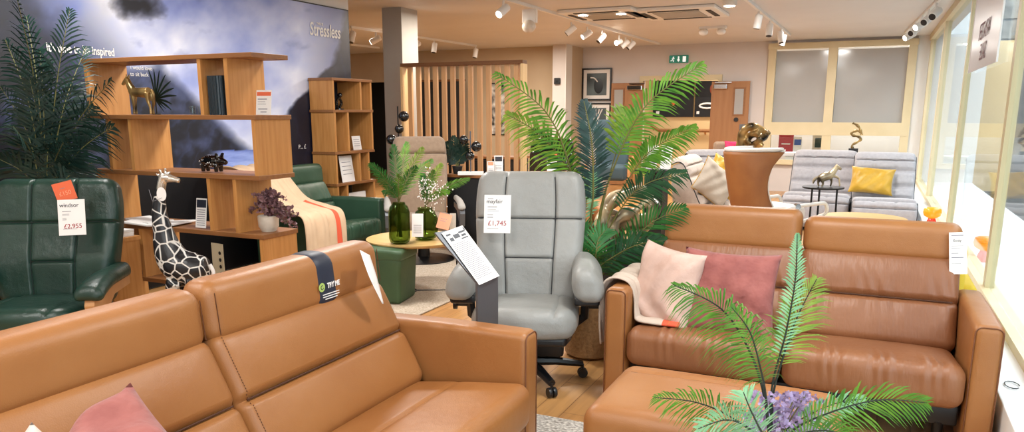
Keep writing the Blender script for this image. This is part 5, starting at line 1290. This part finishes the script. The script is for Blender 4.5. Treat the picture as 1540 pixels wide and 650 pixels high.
t = thing('animal_sculpture', 'large black and gold abstract animal sculpture rising behind the cream wing chair', 'sculpture', (p_.x, 11.45, zc2)); o = MB()
mpx = 11.3 / 1150
G0 = Vector((p_.x, 11.45, zc2))
for pts, rad in (([(1112, 225), (1116, 200), (1130, 190), (1145, 196), (1150, 205), (1142, 210)], .055), ([(1120, 222), (1128, 205), (1142, 200)], .05), ([(1140, 224), (1142, 210), (1150, 204), (1156, 198)], .045), ([(1128, 224), (1135, 214), (1148, 220)], .03), ([(1113, 205), (1124, 212), (1132, 224)], .03)):
    c = cr([atY(x, y, 11.45 + .06 * math.sin(x)) - G0 for x, y in pts], 6)
    for v in c: v.z = max(v.z, .02)
    o.tube(c, rad, 10)
o.build('body', M['goldblack'], t, remesh=.014)
# office goods behind the partition
zo = atY(1200, 230, 15.35).z
t = thing('office_counter', 'white counter behind the glazed partition', 'counter', (0, 15.45, 0))
MB().bx(-1.5, .55, -.25, .25, zo - .04, zo).build('counter_top', M['white'], t, smooth=False); MB().bx(-1.45, .5, -.2, .2, 0, zo - .04).build('counter_body', M['white'], t, smooth=False)
def goods(name, label, px0, py0, px1, py1, Y, m_, cat, th=.04, dec=None):
    a = atY(px0, py0, Y); c = atY(px1, py1, Y); w_ = c.x - a.x; h_ = a.z - zo
    t = thing(name, label, cat, ((a.x + c.x) / 2, Y, zo)); MB().bx(-w_ / 2, w_ / 2, -th / 2, th / 2, 0, h_).build('panel', m_, t, smooth=False)
    if dec: MB().bx(-w_ * dec[1] / 2, w_ * dec[1] / 2, -th / 2 - .006, -th / 2, h_ * dec[2], h_ * dec[3]).build('printed_panel', dec[0], t, smooth=False)
    return t
goods('brochure_box', 'red brochure box with a pale line of lettering behind the partition glass', 1172, 202, 1192, 230, 15.3, M['redcard'], 'brochure box', dec=(M['paper'], .6, .45, .52))
goods('leaflet_holder', 'white leaflet holder with blue and red print behind the partition glass', 1194, 206, 1205, 230, 15.3, M['paper'], 'leaflet holder', dec=(M['label_blue'], .8, .5, .85))
goods('photo_frame', 'grey framed screen with a dark green picture behind the partition glass', 1223, 201, 1245, 226, 15.35, M['pot'], 'picture frame', dec=(mat('dark_green_picture', '#21382c', .4), .68, .3, .78))
goods('small_card', 'small red card below the framed screen behind the partition glass', 1234, 223, 1243, 230, 15.25, M['redcard'], 'card')
# grey armchair with magenta cushion
mq = atD(1100, 235, 12.3)
t = thing('tub_armchair', 'grey tub armchair with a magenta cushion in front of the open door', 'armchair', (mq.x, mq.y, 0), R(20))
MB().rbox((.50, .12, .55), .055, (0, .24, .70), n=(5, 2, 5)).build('backrest', M['taupe'], t); MB().rbox((.5, .5, .18), .05, (0, 0, .38), n=(4, 4, 2)).build('seat', M['taupe'], t)
for sx in (-1, 1):
    MB().rbox((.09, .5, .26), .04, (sx * .28, .02, .52), n=(2, 5, 3)).build('arm', M['taupe'], t)
    for yy in (-.18, .2): MB().tube([(sx * .2, yy, .3), (sx * .23, yy * 1.1, 0)], .016, 8).build('leg', M['black'], t)
pillow('cushion', 'magenta cushion standing on the grey tub armchair', M['magenta'], (mq.x + .06, mq.y + .02, .82), Vector((1, .35, 0)), Vector((0, .25, 1)), .36, .36, .12)
# yellow armchair behind the sofa, by the window
yq = atD(1425, 440, 4.75)
t = thing('armchair', 'mustard yellow armchair tucked behind the two seat sofa by the window', 'armchair', (.20, 4.75, 0), R(180))
MB().rbox((.60, .14, .52), .05, (0, .26, .525), n=(5, 2, 5)).build('backrest', M['yellow'], t); MB().rbox((.60, .5, .2), .06, (0, .0, .34), n=(5, 5, 2)).build('seat', M['yellow'], t)
for sx in (-1, 1):
    MB().rbox((.09, .55, .30), .04, (sx * .32, .02, .42), n=(2, 5, 3)).build('arm', M['yellow'], t)
    for yy in (-.2, .22): MB().tube([(sx * .24, yy, .28), (sx * .26, yy * 1.1, 0)], .016, 8).build('leg', M['wood_arm'], t)
# orange glass lamps
def glamp(label, x, y, grp='orange and red glass mushroom lamps'):
    t = thing('glass_lamp', label, 'lamp', (x, y, LZ), group=grp)
    MB().lathe([(.062, 0), (.064, .006), (.038, .075), (.032, .09)], seg=24).build('lamp_base', M['lamp_red'], t)
    MB().lathe([(.036, .088), (.078, .115), (.088, .15), (.082, .185), (.055, .20), (.0, .205)], seg=28).build('lamp_shade', M['lamp_or'], t, ang=80); return t
p_ = atz(1403, 341, LZ); glamp('orange glass mushroom lamp on a red foot inside the window, farther of two', min(p_.x, XR - .14), p_.y)
p_ = atz(1479, 393, LZ); glamp('orange glass mushroom lamp on a red foot just beyond the window glass, nearer of two', p_.x, p_.y)
t = thing('cable_loop', 'thin black cable loop lying on the white window ledge', 'cable', (0, 0, 0)); p_ = atz(1522, 579, LZ + .006); t.location = p_
MB().tube([(.028 * math.cos(k * PI / 8), .05 * math.sin(k * PI / 8), 0) for k in range(15)], .0022, 6).build('loop', M['black'], t)
# hanging poster in the window (seen from its back, so the words run backwards)
y0_, y1_ = atX(1457, 105, XR - .03).y, atX(1498, 100, XR - .03).y; zb_ = atX(1457, 110, XR - .03).z
t = thing('window_poster', 'pale hanging poster with reversed lettering high in the window', 'poster', (XR - .03, (y0_ + y1_) / 2, (zb_ + CE - .1) / 2), R(-90)); hw_ = abs(y1_ - y0_) / 2; hh_ = (CE - .1 - zb_) / 2
MB().bx(-hw_, hw_, -.002, .002, -hh_, hh_).build('sheet', mat('translucent_sheet', '#b4b0b4', .3), t, smooth=False)
for s_ in (-1, 1): MB().bx(s_ * hw_ - .008, s_ * hw_ + .008, -.006, .006, -hh_, hh_).build('sheet_edge', M['white'], t, smooth=False)
text('WINTER', .19, M['maroon'], t, (0, -.006, -hh_ + .24), mirror=True, sx=hw_ * 1.1); text('SALE', .19, M['maroon'], t, (.04, -.006, -hh_ + .07), mirror=True, sx=hw_ * 1.1)

# ------------------------------------------------------------------ ceiling fittings
def track(label, p0, p1, heads, grp='ceiling spotlight tracks'):
    a = atz(p0[0], p0[1], CE - .03); b_ = atz(p1[0], p1[1], CE - .03); c = (a + b_) / 2
    t = thing('track_rail', label, 'light track', (c.x, c.y, CE - .03), group=None)
    MB().box((0, 0, .012), ((b_ - a).length, .035, .035), rot=Matrix.Rotation(math.atan2(b_.y - a.y, b_.x - a.x), 3, 'Z')).build('rail', M['white'], t, smooth=False)
    return a, b_
def spot(px, py, z_, label, aim, lit=0, s_=1.0, m_=None, grp='track spotlights'):
    """px,py is where the bracket meets the rail"""
    p = atz(px, py, z_); t = thing('spotlight', label, 'spotlight', (p.x, p.y, z_), group=grp)
    d = Vector(aim).normalized(); j = Vector((0, 0, -.10 * s_))
    MB().tube([(0, 0, 0), (0, 0, -.09 * s_)], .012 * s_, 8).build('bracket', M['white'], t)
    rot = Vector((0, 0, 1)).rotation_difference(d).to_matrix()
    MB().lathe([(.030 * s_, -.07 * s_), (.040 * s_, -.06 * s_), (.040 * s_, .075 * s_), (.034 * s_, .078 * s_)], j, 18, rot).build('lamp_head', m_ or M['white'], t)
    MB().lathe([(.033 * s_, .0), (.033 * s_, .003)], j + d * .079 * s_, 18, rot).build('lens', M['led'] if lit == 2 else (M['ledw'] if lit else M['charcoal']), t)
    return t
ZT = CE - .05
track('white spotlight rail crossing the ceiling above the slatted screen', (700, -17), (992, 67), 0)
track('white spotlight rail above the exit sign and palm', (1085, -30), (1188, 54), 0)
track('white spotlight rail nearest the window wall', (1425, -12), (1362, 50), 0)
track('white spotlight rail running behind the grey pillar to the slatted screen', (527, 42), (716, 70), 0)
track('lower white spotlight rail beside the fjord picture end', (527, 68), (570, 73), 0)
for i, (px, py, aim, lit, lb) in enumerate((
        (757, -1, (-.3, -1, -.7), 1, 'white spotlight nearest the viewer on the rail above the slatted screen'),
        (859, 33, (-1, -.4, -.9), 0, 'white spotlight turned left on the rail right of the speaker'),
        (883, 40, (-.8, -.8, -.7), 1, 'lit white spotlight second along after the speaker on its rail'),
        (905, 46, (-.6, -.6, -.9), 0, 'unlit spotlight third along after the speaker on its rail'),
        (931, 53, (-.2, -1, -.25), 2, 'brightest glowing spotlight on the rail, in front of the back wall'),
        (941, 56, (-.9, -.3, -.8), 0, 'white spotlight just after the brightest one on its rail'),
        (950, 58, (-.7, -.5, -.8), 0, 'last white spotlight at the far end of the long rail'),
        (1141, 17, (-.15, 0, -1), 0, 'nearest hanging spotlight on the rail above the exit sign'),
        (1158, 31, (.0, -.3, -1), 0, 'second hanging spotlight on the rail above the exit sign'),
        (1175, 43, (.2, -.2, -1), 0, 'third hanging spotlight at the corner of the partition window'),
        (1178, 48, (-.2, 0, -1), 0, 'last hanging spotlight at the corner of the partition window'),
        (1409, 4, (-.4, -.8, -.5), 0, 'nearest spotlight on the rail by the window wall'),
        (1397, 14, (-.5, -.8, -.5), 0, 'second spotlight on the rail by the window wall'),
        (1387, 23, (-.8, -.6, -.5), 1, 'lit third spotlight on the rail by the window wall'),
        (1377, 33, (-.6, -.8, -.5), 0, 'fourth spotlight on the rail by the window wall'),
        (1370, 41, (-.8, -.5, -.5), 1, 'lit last spotlight on the rail by the window wall'),
        (529, 43, (0, -.4, -1), 0, 'white spotlight between the fjord picture and the grey pillar, nearer the picture'),
        (565, 48, (-1, -.3, -.5), 1, 'white spotlight beside the grey pillar turned to the left'),
        (626, 56, (-.1, -1, -.35), 2, 'glowing spotlight just right of the grey pillar'),
        (653, 61, (.0, -.3, -1), 0, 'square white spotlight above the left end of the slatted screen'),
        (715, 70, (-.1, -.2, -1), 0, 'dark headed spotlight above the middle of the slatted screen'))):
    near = px > 1385 or px < 770 and px > 750
    spot(px, py, ZT, lb, aim, lit, 1.05 if px < 1000 and px > 770 else 1.15)
# speaker on rail
p_ = atz(797, 14, ZT); t = thing('ceiling_speaker', 'white box speaker with a round beige grille hanging from the long rail', 'speaker', (p_.x, p_.y, ZT))
MB().bx(-.09, .09, -.03, .03, -.16, 0, bevel=.006).build('housing', M['white'], t, smooth=False)
MB().ball((0, -.03, -.20), .085, (1, .8, .9), 24).build('grille', M['pot'], t)
# air conditioning cassettes
def cassette(label, x0, y0, x1, y1, q):
    a = atz(x0, y0, CE - .03); c = atz(x1, y1, CE - .03); cx_, cy_ = (a.x + c.x) / 2, (a.y + c.y) / 2
    t = thing('air_conditioner', label, 'air conditioner', (cx_, cy_, CE)); hw_ = q
    MB().bx(-hw_, hw_, -hw_, hw_, -.045, -.003, bevel=.012).build('panel', M['white'], t, smooth=False)
    MB().bx(-hw_ * .55, hw_ * .55, -hw_ * .55, hw_ * .55, -.052, -.045).build('intake_grille', M['grey_col'], t, smooth=False)
    for k in range(4):
        rt_ = Matrix.Rotation(R(90 * k), 3, 'Z'); MB().box(rt_ @ Vector((0, -hw_ * .78, -.048)), (hw_ * 1.2, hw_ * .12, .008), rot=rt_).build('louvre', M['charcoal'], t, smooth=False)
cassette('square ceiling air conditioner nearest the row of spotlights', 872, 22, 948, 22, .48)
cassette('square ceiling air conditioner nearer the window side', 962, 20, 1085, 20, .52)
p_ = atz(1072, 42, CE - .02); t = thing('emergency_light', 'twin headed emergency light on the ceiling between air conditioner and exit sign', 'emergency light', (p_.x, p_.y, CE + .004))
MB().bx(-.2, .2, -.06, .06, -.04, 0, bevel=.008).build('housing', M['white'], t, smooth=False)
for s_ in (-1, 1): MB().ball((s_ * .13, -.03, -.08), .06, (1.2, 1, .9), 14).build('lamp_head', M['white'], t)
# bright recessed downlights
for k, (px, py, lb) in enumerate(((1097, 9, 'bright round downlight by the window side air conditioner'), (646, -3, 'bright round downlight near the grey pillar'), (934, 21, 'bright round downlight on the edge of the farther air conditioner'), (877, 23, 'small bright downlight left of the farther air conditioner'))):
    p_ = atz(px, py, CE - .055); t = thing('downlight', lb, 'downlight', (p_.x, p_.y, CE), group='round ceiling downlights')
    MB().lathe([(.075, -.055), (.085, -.05), (.085, 0)], seg=24).build('trim_ring', M['white'], t); MB().lathe([(.06, -.06), (.06, -.056)], seg=24).build('lens', M['led'], t)

# low oak magazine shelf between the green recliner and the stepped shelves
mq = atD(172, 357, 4.78); t = thing('magazine_shelf', 'low oak side shelf holding magazines at the left foot of the large shelf unit', 'shelf', (mq.x - .05, mq.y, 0))
MB().bx(-.16, .14, -.12, .12, mq.z - .025, mq.z).build('shelf_board', M['oak'], t, smooth=False)
for x in (-.14, .12): MB().bx(x - .012, x + .012, -.11, .11, 0, mq.z - .025).build('side_panel', M['oak'], t, smooth=False)
MB().bx(-.128, .108, -.10, .10, .12, .14).build('lower_board', M['oak'], t, smooth=False)
for k in range(3):
    t = thing('magazine', ['pale magazine at the bottom of the pile on the low oak side shelf', 'pale magazine in the middle of the pile on the low oak side shelf', 'topmost pale magazine of the pile on the low oak side shelf'][k], 'magazine', (mq.x - .04, mq.y, mq.z + .014 * k + .001), R(4 * k - 5), group='magazines on the low oak side shelf')
    MB().bx(-.10, .10, -.10, .10, 0, .012, bevel=.002).build('pages', M['paper'], t, smooth=False); MB().bx(-.101, .101, -.101, .101, .012, .0135).build('cover', M['pot'] if k % 2 else M['paper'], t, smooth=False)

# ------------------------------------------------------------------ light
w = bpy.data.worlds.new('world'); SC.world = w; w.use_nodes = True
bg = w.node_tree.nodes['Background']; bg.inputs['Color'].default_value = (.86, .93, 1.0, 1); bg.inputs['Strength'].default_value = 5
def area(name, loc, size, power, col, rot=(0, 0, 0), sy=None):
    l = bpy.data.lights.new(name, 'AREA'); l.energy = power; l.color = col; l.size = size
    if sy: l.shape = 'RECTANGLE'; l.size_y = sy
    else: l.shape = 'DISK'
    o = bpy.data.objects.new(name, l); COL.objects.link(o); o.location = loc; o.rotation_euler = rot; return o
WARM = (1.0, .90, .78); NEUT = (1.0, .97, .93)
# added disc fill lights under the ceiling, with no fitting of their own
k = 0
for (x, y, p_, c_) in ((-1.0, .6, 36, NEUT), (-3.2, 1.0, 36, NEUT), (-.4, 3.0, 40, NEUT), (-3.4, 4.6, 62, NEUT), (-2.2, 6.6, 50, NEUT), (-4.6, 8.6, 42, WARM), (-7.5, 10.5, 80, WARM),
                       (-1.0, 9.0, 55, NEUT), (-3.4, 11.5, 80, WARM), (-.8, 12.6, 70, NEUT), (-5.6, 12.6, 50, WARM), (-1.2, -2.2, 30, NEUT), (-4.2, -1.5, 24, NEUT), (-4.3, 3.2, 26, NEUT)):
    k += 1
    area('added_ceiling_fill_%d' % k, (x, y, CE - .05), .5, p_, c_)
l = area('corridor_light', (-1.9 - .6, 15.8, 2.5), .4, 40, WARM)
l = area('office_light', (0, 15.8, 2.6), .5, 45, (1, .97, .93))
